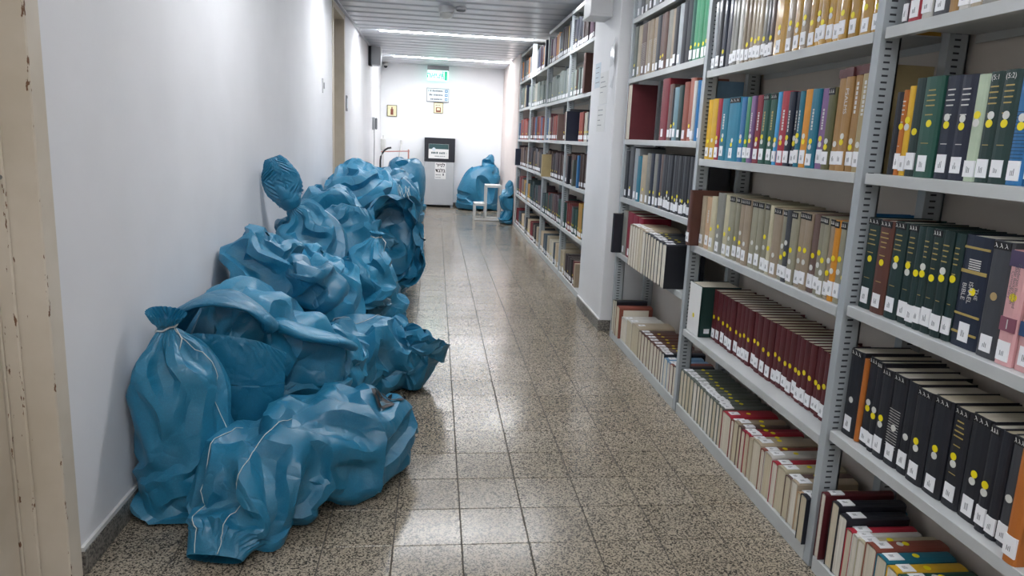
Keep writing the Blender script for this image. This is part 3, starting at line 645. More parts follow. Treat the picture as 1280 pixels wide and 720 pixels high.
# ------------------------------------------------------------------ sacks: slack cloth tubes that settle over what fills them (a small cloth solver)
def catmull(P, n):
    P = np.array(P, float); m = len(P); out = []
    for t in np.linspace(0, m-1, n):
        i = min(int(t), m-2); u = t-i
        p0 = P[max(i-1, 0)]; p1 = P[i]; p2 = P[i+1]; p3 = P[min(i+2, m-1)]
        out.append(.5*((2*p1)+(-p0+p2)*u+(2*p0-5*p1+4*p2-p3)*u*u+(-p0+3*p1-3*p2+p3)*u**3))
    return np.array(out)
SOLID = []          # ellipsoids (centre, axes/radius) of everything already lying there
def frames(C, up):
    T = np.gradient(C, axis=0); T /= np.maximum(np.linalg.norm(T, axis=1, keepdims=True), 1e-6)
    S_ = np.cross(T, np.array(up, float)); S_ /= np.maximum(np.linalg.norm(S_, axis=1, keepdims=True), 1e-6)
    return T, S_, np.cross(S_, T)
def ellipsoids(R, up, k=13):
    """what fills the sack: a chain of ellipsoids along its rings, sized by the fill"""
    idx = np.linspace(0, len(R)-1, k).astype(int); C = R[:, :3]; T, S_, W = frames(C, up); out = []
    L = np.linalg.norm(np.diff(C, axis=0), axis=1).sum()/k
    for i in idx:
        f = R[i, 5]
        if f < .15: continue
        a, b = R[i, 3]*f, R[i, 4]*f
        if min(a, b) < .025: continue
        out.append((C[i], np.array([S_[i]/a, W[i]/b, T[i]/max(L*2.6, min(a, b)*.7)])))
    return out
def sack(rings, nr, ns, seed, up=(0, 0, 1), slack=.16, pleat=1.35, iters=130, bend=.35, grav=.0003, goal=.016, lump=.08, amp=.07, far=7, pin0=0, pin1=0, xmin=-1.108, xmax=1.36, sq=2.3, sf=7, solid=True):
    rings = [tuple(r)+(1.,) if len(r) == 5 else tuple(r) for r in rings]
    R = catmull(rings, nr); C = R[:, :3]; A = np.maximum(R[:, 3], .004); B = np.maximum(R[:, 4], .004); R[:, 5] = np.clip(R[:, 5], 0, 1)
    rnd = np.random.RandomState(seed); T, S_, W = frames(C, up)
    a = np.arange(ns)*2*math.pi/ns; ca, sa = np.cos(a), np.sin(a); k = 1/(abs(ca)**sq+abs(sa)**sq)**(1/sq)
    V = C[:, None]+S_[:, None]*(A[:, None]*(ca*k))[..., None]+W[:, None]*(B[:, None]*(sa*k))[..., None]
    def lowf(P, f, n=8):
        ph = rnd.rand(n)*6.28; D = rnd.normal(size=(n, 3)); D *= f*6.28/np.linalg.norm(D, axis=1, keepdims=True)
        return np.sin(P@D.T+ph).sum(2)/math.sqrt(n)
    D = V-C[:, None]; V = C[:, None]+D*(1+lump*lowf(V, 1.3))[..., None]
    V[..., 2] = np.maximum(V[..., 2], .008); V[..., 0] = np.maximum(V[..., 0], xmin)
    Nn = D/np.maximum(np.linalg.norm(D, axis=2, keepdims=True), 1e-6)
    P0 = V.copy(); P = V+Nn*(lowf(V, sf/3)*.012+lowf(V, sf)*.005+rnd.normal(0, .0015, V.shape[:2]))[..., None]
    L = lambda d, ax: np.linalg.norm(np.roll(P0, -d, ax)-P0, axis=2)
    circ = L(1, 1).sum(1); cm = circ.max()
    fac = np.clip(np.maximum(1+slack, np.minimum(cm/np.maximum(circ, 1e-4), pleat)), 1, pleat)
    rc = L(1, 1)*fac[:, None]; rl = np.maximum(L(1, 0)[:-1]*(1+slack*.8), .002)
    I = np.arange(nr*ns).reshape(nr, ns); cons = []
    def add(i, j, r, st, only=0): cons.append((i.ravel(), j.ravel(), r.ravel(), st, only))
    J = np.roll(I, -1, 1)
    for q in (0, 1):
        add(I[:, q::2], J[:, q::2], rc[:, q::2], 1); add(I[:-1][q::2], I[1:][q::2], rl[q::2], 1)
    rd = np.sqrt(((rc[:-1]+rc[1:])/2)**2+rl**2)
    for q in (0, 1):
        add(I[:-1][q::2], J[1:][q::2], rd[q::2], .35); add(J[:-1][q::2], I[1:][q::2], rd[q::2], .35)
    for d, st in ((2, bend), (far, bend*.6)):
        for q in range(2):
            m = ((np.arange(ns)//d) % 2 == q) & (np.arange(ns) < ns-ns % (2*d) if ns % (2*d) else True)
            add(I[:, m], np.roll(I, -d, 1)[:, m], (rc*d)[:, m]*.97, st, 1)
            m = (np.arange(nr-d)//d) % 2 == q
            add(I[:-d][m], I[d:][m], (rl[:nr-d]*d)[m]*.97, st, 1)
    own = ellipsoids(R*np.array([1, 1, 1, .93, .93, 1]), up)
    lo, hi = V.reshape(-1, 3).min(0)-.12, V.reshape(-1, 3).max(0)+.12
    near = [e for e in SOLID if np.all(e[0] > lo-.25) and np.all(e[0] < hi+.25)] if solid else []
    ell = near
    P = P.reshape(-1, 3); P0 = P0.reshape(-1, 3); prev = P.copy()
    zoff = (.004+.010*np.clip(.5+.5*lowf(V, 2.5), 0, 1)).ravel()
    hold = np.zeros(nr)
    if pin0: hold[:pin0] = 1
    if pin1: hold[-pin1:] = 1
    hold = np.maximum(hold, np.clip((.075-np.minimum(A, B))/.04, 0, 1)*(R[:, 5] > .05))
    hold = np.repeat(hold, ns)[:, None]
    for it in range(iters):
        v = (P-prev)*.93; prev = P.copy(); P = P+v; P[:, 2] -= grav*(1-.0*it)
        if goal: P += (P0-P)*goal
        for (i, j, r, st, only) in cons:
            d = P[j]-P[i]; l = np.sqrt((d*d).sum(1))+1e-9; c = (l-r)/l
            if only: c = np.minimum(c, 0)
            d *= (c*.5*st)[:, None]; P[i] += d; P[j] -= d
        if it % 3 == 0 or it > iters-6:
            for ce, ax in ell:
                q = (P-ce)@ax.T; r = np.sqrt((q*q).sum(1)); m = r < 1
                if m.any():
                    Pm = P[m]; Pn = ce+(Pm-ce)/np.maximum(r[m], .2)[:, None]
                    prev[m] = prev[m]*.4+Pn*.6; P[m] = Pn
        e = P-P0; l = np.sqrt((e*e).sum(1)); P = P0+e*np.minimum(1, amp/np.maximum(l, 1e-9))[:, None]
        P += (P0-P)*hold*.5
        fl = P[:, 2] < zoff; P[fl, 2] = zoff[fl]; prev[fl] = prev[fl]*.3+P[fl]*.7
        P[:, 0] = np.clip(P[:, 0], xmin, xmax)
    if solid: SOLID.extend(own)
    return P.reshape(nr, ns, 3)
def facet(G,sig=.35,nit=10,vit=14):
    """flatten the crumples into facets with sharp creases (bilateral filter on the normals)"""
    P=G.copy(); nr,ns,_=P.shape
    q=lambda P:(P[:-1],np.roll(P,-1,1)[:-1],np.roll(P,-1,1)[1:],P[1:])
    a,b,c,d=q(P); n=np.cross(c-a,d-b); n/=np.maximum(np.linalg.norm(n,axis=2,keepdims=True),1e-9)
    for _ in range(nit):
        acc=np.zeros_like(n)
        for di in (-1,0,1):
            for dj in (-1,0,1):
                m=np.roll(n,dj,1)
                if di: 
                    m=np.roll(m,di,0)
                    if di==1: m[0]=n[0]
                    else: m[-1]=n[-1]
                w=np.exp(-((m-n)**2).sum(2,keepdims=True)/(2*sig*sig)); acc+=m*w
        n=acc/np.maximum(np.linalg.norm(acc,axis=2,keepdims=True),1e-9)
    for _ in range(vit):
        a,b,c,d=q(P); ce=(a+b+c+d)/4; mv=np.zeros_like(P); cnt=np.zeros((nr,1,1))
        for (si,sj) in ((0,0),(0,1),(1,1),(1,0)):
            v=(a,b,c,d)[{(0,0):0,(0,1):1,(1,1):2,(1,0):3}[(si,sj)]]
            u=n*((n*(ce-v)).sum(2,keepdims=True)); u=np.roll(u,sj,1)
            if si: mv[1:]+=u; cnt[1:]+=1
            else: mv[:-1]+=u; cnt[:-1]+=1
        P=P+mv/np.maximum(cnt,1)
    P[...,2]=np.maximum(P[...,2],.003)
    return P
def crease(G, seed, amp=.003, wl=.16):
    """straight fold lines: triangle-wave ridges in random directions, each only in places"""
    rnd = np.random.RandomState(seed+500); P = G.copy(); nr, ns, _ = P.shape
    du = np.roll(P, -1, 1)-np.roll(P, 1, 1); dv = np.gradient(P, axis=0); n = np.cross(dv, du); n /= np.maximum(np.linalg.norm(n, axis=2, keepdims=True), 1e-9)
    def lowf(f):
        ph = rnd.rand(6)*6.28; D = rnd.normal(size=(6, 3)); D *= f/np.linalg.norm(D, axis=1, keepdims=True)*6.28
        return np.sin(P@D.T+ph).sum(2)/2.4
    h = np.zeros((nr, ns))
    for k in range(7):
        d = rnd.normal(size=3); d /= np.linalg.norm(d); w = wl*(1 if k < 4 else .45)*rnd.uniform(.7, 1.4)
        u = (P@d)/w+rnd.rand()+.15*lowf(1.5); tri = np.abs((u % 1)-.5)*4-1
        h += tri*np.clip(.3+.8*lowf(1.4), 0, 1)*amp*(1 if k < 4 else .4)
    e = np.minimum(1, np.minimum(np.arange(nr), nr-1-np.arange(nr))/6.)[:, None]
    P = P+n*(h*e)[..., None]
    P[..., 2] = np.maximum(P[..., 2], .003); P[..., 0] = np.clip(P[..., 0], -1.112, 1.364)
    return P
def sack_mat():
    m, nt, b = nodes('woven_blue_plastic'); p = pos(nt)
    oi = N(nt, 'ShaderNodeObjectInfo')
    tone = ramp(nt, oi.outputs['Random'], [(0, lin('#1e6f92')), (.5, lin('#237a9e')), (1, lin('#2b88ae'))])
    v = ramp(nt, noise_tex(nt, p, 5, 5), [(.3, (.84, .86, .88, 1)), (.7, (1.0, 1.0, 1.0, 1))])
    tone = mix(nt, 1.0, tone, v, 'MULTIPLY')
    # stress-whitened folds and the light specks of the weave
    ge = N(nt, 'ShaderNodeNewGeometry'); wr = ramp(nt, ge.outputs['Pointiness'], [(.51, (0, 0, 0, 1)), (.60, (.35, .35, .35, 1))])
    tone = mix(nt, wr, tone, lin('#86b6c9'))
    sp = ramp(nt, noise_tex(nt, p, 190, 2), [(.45, (.93, .93, .93, 1)), (.7, (1.12, 1.12, 1.1, 1))])
    nt.links.new(mix(nt, 1.0, tone, sp, 'MULTIPLY'), b.inputs['Base Color'])
    rr = N(nt, 'ShaderNodeMapRange'); nt.links.new(noise_tex(nt, p, 18, 4), rr.inputs[0]); rr.inputs[3].default_value = .24; rr.inputs[4].default_value = .5
    nt.links.new(rr.outputs[0], b.inputs['Roughness'])
    b.inputs['Specular IOR Level'].default_value = .6
    # crease relief + weave
    vo = N(nt, 'ShaderNodeTexVoronoi', feature='DISTANCE_TO_EDGE'); vo.inputs['Scale'].default_value = 4.5
    nz = N(nt, 'ShaderNodeTexNoise'); nz.inputs['Scale'].default_value = 6; nt.links.new(p, nz.inputs['Vector'])
    ad = N(nt, 'ShaderNodeVectorMath', operation='MULTIPLY_ADD'); nt.links.new(nz.outputs['Color'], ad.inputs[0]); ad.inputs[1].default_value = (.35, .35, .35); nt.links.new(p, ad.inputs[2])
    nt.links.new(ad.outputs[0], vo.inputs['Vector'])
    cr = ramp(nt, vo.outputs['Distance'], [(0, (0, 0, 0, 1)), (.09, (.8, .8, .8, 1)), (.4, (1, 1, 1, 1))])
    b1 = N(nt, 'ShaderNodeBump'); b1.inputs['Strength'].default_value = .4; b1.inputs['Distance'].default_value = .006; nt.links.new(cr, b1.inputs['Height'])
    b2 = N(nt, 'ShaderNodeBump'); b2.inputs['Strength'].default_value = .25; b2.inputs['Distance'].default_value = .004
    nt.links.new(noise_tex(nt, p, 26, 5, .6), b2.inputs['Height']); nt.links.new(b1.outputs[0], b2.inputs['Normal'])
    w1 = N(nt, 'ShaderNodeTexChecker'); w1.inputs['Scale'].default_value = 380; nt.links.new(p, w1.inputs['Vector'])
    b3 = N(nt, 'ShaderNodeBump'); b3.inputs['Strength'].default_value = .18; b3.inputs['Distance'].default_value = .0008
    nt.links.new(w1.outputs['Fac'], b3.inputs['Height']); nt.links.new(b2.outputs[0], b3.inputs['Normal']); nt.links.new(b3.outputs[0], b.inputs['Normal'])
    return m
M_sack = sack_mat()
def grid_obj(name, G, mat, parent=None, ratio=.2, sharp=31):
    nr, ns, _ = G.shape
    F = [(i*ns+j, i*ns+(j+1) % ns, (i+1)*ns+(j+1) % ns, (i+1)*ns+j) for i in range(nr-1) for j in range(ns)]
    me = bpy.data.meshes.new(name); me.from_pydata(G.reshape(-1, 3).tolist(), [], F); me.update(); me.materials.append(mat)
    me.polygons.foreach_set('use_smooth', [True]*len(me.polygons))
    o = obj(name, me, parent)
    dc = o.modifiers.new('planes', 'DECIMATE'); dc.ratio = ratio; dc.use_symmetry = False
    dg = bpy.context.evaluated_depsgraph_get(); m2 = bpy.data.meshes.new_from_object(o.evaluated_get(dg)); m2.name = name
    o.modifiers.clear(); o.data = m2; bpy.data.meshes.remove(me)
    m2.polygons.foreach_set('use_smooth', [True]*len(m2.polygons)); m2.set_sharp_from_angle(angle=math.radians(sharp))
    return o
UPZ, UPY = (0, 0, 1), (0, 1, 0)
def bag(label, rings, nr, ns, seed, up=UPZ, sig=.22, nit=16, vit=18, **kw):
    t = thing('sack', label, 'sack', (0, 0, 0), 'blue woven sacks along the corridor')
    G = crease(facet(sack(rings, nr, ns, seed, up, **kw), sig, nit, vit), seed, .005, .2)
    grid_obj('bag_body', G, M_sack, t)
    return t, G
def piece(t, name, rings, nr, ns, seed, up=UPZ, mat=None, **kw):
    G = crease(facet(sack(rings, nr, ns, seed, up, **kw), .3, 4, 6), seed, .002, .10); return grid_obj(name, G, mat or M_sack, t)
def tie(t, c, r, tilt=0.0, tails=True):
    ring = [(c[0]+r*math.cos(a), c[1]+r*math.sin(a), c[2]+tilt*math.cos(a)+.003*math.sin(5*a)) for a in [i*2*math.pi/20 for i in range(21)]]
    mb = MB().tube(ring, .0035, 6)
    if tails: mb.tube([(c[0]+r, c[1]-.01, c[2]), (c[0]+r+.03, c[1]-.04, c[2]-.03), (c[0]+r+.02, c[1]-.06, c[2]-.09)], .0025, 5)
    return mb.build('tie_string', M_cord, t, smooth=True)
def seam(t, G, j, i0, i1, off=.004):
    """white stitched edge following the cloth"""
    pts = G[i0:i1:2, j % G.shape[1]]; c = G[i0:i1:2].mean(1); d = pts-c; d /= np.maximum(np.linalg.norm(d, axis=1, keepdims=True), 1e-6)
    return MB().tube((pts+d*off).tolist(), .0015, 5).build('seam', M_cord, t, smooth=True)
def printed(t, G, i0, j0, strokes, size=.0065):
    """black print lying on the cloth: strokes in grid units (along, round)"""
    nr, ns, _ = G.shape; mb = MB(); cen = G.mean(1)
    def at(u, v):
        u = min(max(u, 0), nr-1.01); i = int(u); fu = u-i; j = int(math.floor(v)); fv = v-j
        p = (G[i, j % ns]*(1-fv)+G[i, (j+1) % ns]*fv)*(1-fu)+(G[i+1, j % ns]*(1-fv)+G[i+1, (j+1) % ns]*fv)*fu
        d = p-cen[i]; return p+d/np.linalg.norm(d)*.011
    for st in strokes:
        V = []
        for k in range(len(st)-1):
            (u0, v0), (u1, v1) = st[k], st[k+1]; n = 6
            for q in range(n+(k == len(st)-2)):
                f = q/n; u, v = i0+u0+(u1-u0)*f, j0+v0+(v1-v0)*f; L = math.hypot(u1-u0, v1-v0) or 1
                nu, nv = -(v1-v0)/L*.8, (u1-u0)/L*.8
                V += [at(u+nu, v+nv), at(u-nu, v-nv)]
        mb.add(V, [(2*k, 2*k+1, 2*k+3, 2*k+2) for k in range(len(V)//2-1)])
    return mb.build('printed_lettering', M_black, t, fix=False)

# 1 upright tied sack in front, against the wall
t, G = bag('upright blue sack tied at neck, nearest the left wall in front',
    [(-.92, 2.66, .03, .02, .02), (-.92, 2.66, .012, .13, .14), (-.915, 2.66, .05, .185, .19), (-.925, 2.66, .20, .185, .195), (-.945, 2.66, .40, .165, .17), (-.965, 2.66, .56, .125, .13), (-.985, 2.66, .67, .06, .065), (-.99, 2.66, .715, .03, .03), (-.99, 2.66, .74, .045, .045), (-.985, 2.655, .775, .065, .05)],
    110, 120, 1, UPY, slack=0.13, pleat=1.6)
tie(t, (-.99, 2.66, .715), .038, .012); seam(t, G, 66, 30, 96)
# 2 sack spilling forward on the floor
t, G = bag('blue sack with black print spilling forward onto the floor, frontmost',
    [(-.225, 3.10, .12, .02, .02), (-.235, 3.08, .13, .12, .10), (-.28, 2.99, .17, .22, .17), (-.40, 2.85, .20, .28, .20), (-.54, 2.67, .20, .25, .19), (-.63, 2.50, .17, .19, .16), (-.675, 2.37, .11, .15, .11), (-.70, 2.28, .065, .12, .06), (-.712, 2.22, .034, .095, .024)],
    120, 130, 2, UPZ, slack=0.19)
seam(t, G, 20, 66, 119); seam(t, G, 36, 60, 119)
printed(t, G, 14, 37, [[(0, 0), (0, 8), (5, 8), (5, 0)], [(8, 0), (8, 7), (13, 7)], [(14, 1), (11, 1)], [(16, 0), (16, 9)], [(19, 0), (19, 8), (24, 8), (24, 2), (19, 2)]])
piece(t, 'spilled_corner', [(-.34, 2.80, .10, .05, .04), (-.32, 2.76, .08, .12, .07), (-.295, 2.73, .04, .12, .03), (-.275, 2.70, .012, .03, .008)], 40, 50, 12, UPZ, slack=0.31)
# 3 big sack behind them
t, G = bag('big rounded blue sack behind the front two, with rolled-back mouth',
    [(-1.08, 3.20, .38, .04, .05), (-1.05, 3.21, .38, .18, .27), (-.90, 3.26, .37, .25, .35), (-.72, 3.33, .34, .25, .32), (-.55, 3.46, .32, .23, .24), (-.42, 3.53, .36, .12, .15), (-.37, 3.56, .39, .02, .03)],
    110, 120, 3, UPZ, slack=0.21)
piece(t, 'rolled_mouth', [(-1.10, 3.06, .55, .02, .02), (-1.085, 3.03, .62, .05, .03), (-1.02, 2.99, .705, .09, .022), (-.92, 2.98, .755, .12, .022), (-.82, 2.99, .745, .12, .02), (-.74, 3.01, .69, .10, .02), (-.70, 3.02, .63, .06, .03), (-.685, 3.02, .60, .02, .02)], 70, 70, 31, UPZ, slack=.3, amp=.05)
piece(t, 'hanging_lip', [(-1.10, 3.00, .36, .01, .12), (-1.03, 2.95, .41, .012, .19), (-.94, 2.92, .42, .015, .215), (-.84, 2.91, .41, .015, .21), (-.73, 2.94, .39, .015, .19), (-.64, 3.0, .38, .01, .14)], 80, 110, 32, UPZ, slack=.34, amp=.055)
piece(t, 'top_fold', [(-.72, 3.12, .60, .02, .02), (-.68, 3.14, .60, .10, .03), (-.58, 3.20, .55, .17, .03), (-.48, 3.30, .49, .15, .025), (-.40, 3.38, .43, .06, .02)], 60, 70, 33, UPZ, slack=.18, amp=.05)
# 4 lying sack, mouth open to the right
t, G = bag('lying blue sack whose open mouth reaches out over the floor tiles',
    [(-.76, 3.70, .17, .02, .02), (-.72, 3.71, .17, .14, .13), (-.58, 3.77, .20, .20, .19), (-.42, 3.86, .21, .21, .20), (-.27, 3.95, .20, .19, .18), (-.17, 4.0, .21, .19, .16), (-.10, 4.03, .27, .20, .13), (-.06, 4.05, .33, .22, .12)],
    110, 110, 4, UPZ, slack=0.31)
seam(t, G, 30, 10, 100)
piece(t, 'folded_mouth', [(-.76, 3.44, .34, .06, .03), (-.72, 3.45, .33, .07, .10), (-.60, 3.50, .29, .06, .15), (-.46, 3.57, .23, .05, .15), (-.34, 3.66, .18, .04, .12), (-.28, 3.72, .14, .02, .03)], 80, 80, 41, UPZ, slack=0.26)
# 5 standing against the wall behind the big sack
t, G = bag('rumpled blue sack leaning on wall behind the big rounded sack',
    [(-.91, 3.80, .03, .02, .02), (-.91, 3.80, .012, .14, .13), (-.91, 3.80, .2, .18, .16), (-.91, 3.80, .45, .20, .17), (-.90, 3.80, .68, .20, .18), (-.90, 3.80, .82, .17, .16), (-.89, 3.80, .90, .10, .10), (-.88, 3.80, .915, .02, .02)],
    90, 100, 5, UPY, slack=0.31)
piece(t, 'folded_top', [(-.78, 3.68, .72, .03, .03), (-.72, 3.70, .72, .09, .08), (-.64, 3.76, .66, .10, .10), (-.57, 3.82, .58, .08, .10), (-.54, 3.84, .54, .02, .02)], 50, 60, 51, UPZ, slack=0.36)
# 6 bundles in the middle of the heap
t, G = bag('bunched blue sack with folded ridges in the middle of heap',
    [(-.72, 4.32, .03, .02, .02), (-.72, 4.32, .012, .18, .17), (-.72, 4.32, .2, .22, .22), (-.70, 4.32, .45, .22, .22), (-.70, 4.32, .62, .19, .19), (-.69, 4.33, .72, .10, .11), (-.68, 4.33, .735, .02, .02)],
    90, 100, 6, UPY, slack=0.33)
t, G = bag('blue sack lying low beside the tiles, mid-heap, right side',
    [(-.80, 4.86, .2, .02, .02), (-.74, 4.88, .2, .16, .17), (-.56, 4.95, .23, .23, .22), (-.40, 5.03, .22, .22, .21), (-.28, 5.09, .19, .15, .15), (-.225, 5.12, .17, .03, .03)],
    90, 100, 7, UPZ, slack=0.27)
t, G = bag('small blue sack with drawn string neck atop the middle heap',
    [(-.47, 4.66, .36, .02, .02), (-.47, 4.66, .36, .11, .11), (-.46, 4.66, .47, .165, .14), (-.43, 4.67, .61, .14, .12), (-.395, 4.68, .73, .065, .06), (-.38, 4.69, .785, .028, .028), (-.375, 4.69, .815, .05, .045)],
    80, 90, 8, UPY, slack=0.23, pleat=1.6)
tie(t, (-.38, 4.69, .785), .036, .0)
# 7 tall one with the twisted ear
t, G = bag('tall blue sack with twisted ear standing up against the wall',
    [(-.84, 4.83, .03, .02, .02), (-.84, 4.83, .012, .2, .22), (-.84, 4.83, .2, .25, .25), (-.84, 4.82, .5, .255, .25), (-.85, 4.80, .74, .23, .22), (-.88, 4.76, .90, .13, .13), (-.915, 4.72, .97, .045, .05), (-.93, 4.71, 1.0, .03, .03)],
    120, 110, 9, UPY, slack=0.23, pleat=1.5)
piece(t, 'twisted_ear', [(-.915, 4.72, .95, .045, .04), (-.945, 4.70, 1.02, .085, .05), (-.97, 4.67, 1.09, .12, .04), (-.99, 4.65, 1.16, .125, .03), (-1.005, 4.635, 1.22, .10, .028), (-1.02, 4.63, 1.26, .075, .022), (-1.03, 4.63, 1.285, .055, .016)], 70, 90, 91, UPY, slack=.5, pleat=1.5, amp=.05)
# 8 wide open mouth
t, G = bag('blue sack with wide round open mouth facing the aisle',
    [(-.42, 6.62, .36, .04, .04), (-.42, 6.56, .37, .18, .24), (-.40, 6.34, .42, .23, .34), (-.37, 6.10, .50, .22, .34), (-.34, 5.90, .58, .20, .32), (-.30, 5.78, .62, .205, .325), (-.285, 5.74, .63, .215, .33)],
    90, 100, 10, UPZ, slack=0.21)
piece(t, 'inner_cloth', [(-.295, 5.77, .625, .20, .315), (-.32, 5.84, .60, .17, .27), (-.345, 5.89, .57, .11, .18), (-.355, 5.90, .555, .04, .06), (-.356, 5.901, .555, .01, .01)], 40, 90, 101, UPZ, slack=0.23)
t, G = bag('flat-sided blue sack between twisted-ear sack and open-mouthed sack',
    [(-.66, 5.50, .03, .02, .02), (-.66, 5.50, .012, .17, .18), (-.66, 5.50, .2, .21, .2), (-.66, 5.49, .5, .21, .2), (-.65, 5.48, .74, .19, .17), (-.63, 5.47, .86, .15, .08), (-.62, 5.47, .91, .10, .02)],
    80, 90, 11, UPY, slack=0.21, sq=4)
t, G = bag('blue sack slumped behind twisted-ear sack, top folded over',
    [(-.90, 6.05, .03, .02, .02), (-.90, 6.05, .012, .18, .2), (-.90, 6.05, .3, .2, .24), (-.89, 6.03, .6, .2, .24), (-.87, 6.0, .85, .18, .2), (-.85, 6.0, .97, .12, .13), (-.85, 6.0, 1.0, .02, .02)],
    70, 80, 13, UPY, slack=0.31)
# 9 the heap by the far doorway
t, G = bag('large bulging blue sack heaped near the far doorway',
    [(-.74, 7.25, .03, .02, .02), (-.74, 7.25, .012, .28, .3), (-.74, 7.25, .3, .34, .36), (-.73, 7.25, .7, .35, .38), (-.71, 7.25, .95, .31, .33), (-.69, 7.25, 1.10, .20, .22), (-.67, 7.25, 1.165, .04, .04)],
    100, 110, 14, UPY, slack=0.33)
t, G = bag('blue sack with torn white threads right of the bulging one',
    [(-.47, 8.12, .03, .02, .02), (-.47, 8.12, .012, .2, .26), (-.47, 8.12, .3, .25, .30), (-.46, 8.12, .6, .25, .30), (-.45, 8.10, .82, .2, .28), (-.45, 8.08, .93, .10, .14), (-.45, 8.08, .96, .02, .02)],
    80, 90, 15, UPY, slack=0.35)
mb = MB(); rt_ = random.Random(3)
for k in range(14):
    a = Vector((-.36+rt_.uniform(-.05, .08), 7.80+rt_.uniform(-.02, .03), .86+rt_.uniform(-.05, .06)))
    mb.tube([a, a+Vector((rt_.uniform(-.03, .04), -.03, -.05)), a+Vector((rt_.uniform(-.04, .05), -.04, -.1))], .003, 4)
mb.build('loose_threads', M_cord, t)
t, G = bag('light blue sack draped over the far end of heap',
    [(-.56, 9.6, .03, .02, .02), (-.56, 9.6, .012, .26, .4), (-.56, 9.6, .3, .29, .45), (-.55, 9.6, .62, .28, .45), (-.54, 9.6, .85, .22, .36), (-.53, 9.6, .97, .1, .18), (-.53, 9.6, 1.0, .02, .02)],
    70, 80, 16, UPY, slack=0.31)
t, G = bag('bright blue sack at far end, left of the paper bin',
    [(-.50, 12.0, .03, .02, .02), (-.50, 12.0, .012, .23, .35), (-.50, 12.0, .3, .26, .4), (-.49, 12.0, .65, .27, .4), (-.48, 12.0, .9, .24, .34), (-.47, 12.0, 1.02, .15, .2), (-.47, 12.0, 1.05, .03, .04)],
    60, 70, 17, UPY, slack=0.27)
t, G = bag('small blue sack on floor touching the paper bin',
    [(-.36, 13.9, .03, .02, .02), (-.36, 13.9, .012, .13, .2), (-.36, 13.9, .12, .15, .22), (-.37, 13.9, .3, .12, .18), (-.38, 13.9, .40, .05, .06), (-.38, 13.9, .42, .01, .01)],
    40, 50, 18, UPY, slack=0.31)
t, G = bag('pointed blue sack standing right of the paper bin',
    [(.93, 14.35, .03, .02, .02), (.93, 14.35, .012, .36, .27), (.93, 14.35, .15, .41, .31), (.95, 14.35, .42, .40, .30), (1.0, 14.36, .63, .32, .25), (1.06, 14.38, .80, .22, .17), (1.10, 14.4, .93, .14, .10), (1.13, 14.4, 1.04, .09, .06), (1.14, 14.4, 1.11, .05, .03), (1.14, 14.4, 1.13, .015, .012)],
    70, 80, 19, UPY, slack=0.26)
t, G = bag('crinkled blue sack squeezed between step stool and end of shelves',
    [(1.30, 12.14, .03, .02, .02), (1.29, 12.14, .012, .07, .13), (1.28, 12.14, .18, .095, .16), (1.28, 12.14, .42, .09, .15), (1.29, 12.14, .60, .07, .12), (1.31, 12.14, .72, .04, .06), (1.32, 12.14, .75, .01, .02)],
    60, 80, 20, UPY, slack=.45)
# ------------------------------------------------------------------ things at the end of the corridor
M_bin = paint('bin_grey', '#b4b7ba', .4, .03, 4, .05)
M_posterd = paint('poster_green', '#2f4f50', .6, .05)
def flat_text(body, size, parent, name, loc, m, thick=0):
    me = text_mesh(body, size, size*.028); me.materials.clear(); me.materials.append(m); q = obj(name, me, parent)
    q.matrix_local = Matrix.Translation(loc) @ Matrix(((1, 0, 0), (0, 0, -1), (0, 1, 0))).to_4x4(); return q
def bars(mb, x0, x1, y, z, h, rnd, m=0):
    x = x0
    while x < x1:
        w = rnd.uniform(.3, .9)*h; mb.box(x, min(x+w, x1), y-.0008, y, z, z+h*rnd.uniform(.75, 1), m); x += w+h*.25
        if rnd.random() < .2: x += h*.5
rn = random.Random(5)
t = thing('paper_bin', 'grey paper recycling bin with black top against the end wall', 'bin', (.09, 14.60, 0))
MB().bbox(-.30, .30, -.13, .13, .05, .935, .006).build('body', M_bin, t)
MB().bbox(-.31, .31, -.14, .14, .935, 1.415, .006).box(-.25, .25, -.141, -.13, 1.34, 1.37).build('hood', M_dark, t)
for x in (-.27, .27):
    for y in (-.1, .1): MB().box(x-.025, x+.025, y-.025, y+.025, 0, .05).build('foot', M_grey, t)
p_ = MB().bbox(-.225, .18, -.146, -.1405, 1.0, 1.29, .001).build('poster', M_paper, t)
MB().box(-.222, .177, -.148, -.146, 1.19, 1.288).build('poster_header', M_posterd, p_)
MB().lathe([(.035, -.149), (.035, -.146)], (-.12, 0, 1.185), 18, 0, 'y').build('poster_emblem', M_paper2, p_)
mb = MB(); bars(mb, -.17, .14, -.1465, 1.095, .04, rn); bars(mb, -.10, .12, -.1465, 1.04, .016, rn); mb.build('poster_lettering', M_posterd, p_)
s_ = MB().bbox(-.09, .135, -.1365, -.1305, .585, .92, .001).build('notice', M_paper, t)
flat_text('\u05dc\u05e0\u05d9\u05d9\u05e8'[::-1], .095, s_, 'lettering', (.022, -.138, .865), M_black)
flat_text('\u05d1\u05dc\u05d1\u05d3'[::-1], .095, s_, 'lettering', (.022, -.138, .755), M_black)
mb = MB(); bars(mb, -.07, .03, -.1375, .66, .02, rn); bars(mb, -.07, .03, -.1375, .61, .02, rn); mb.box(.07, .095, -.1383, -.1375, .655, .70); mb.build('small_lettering', M_ink, s_)

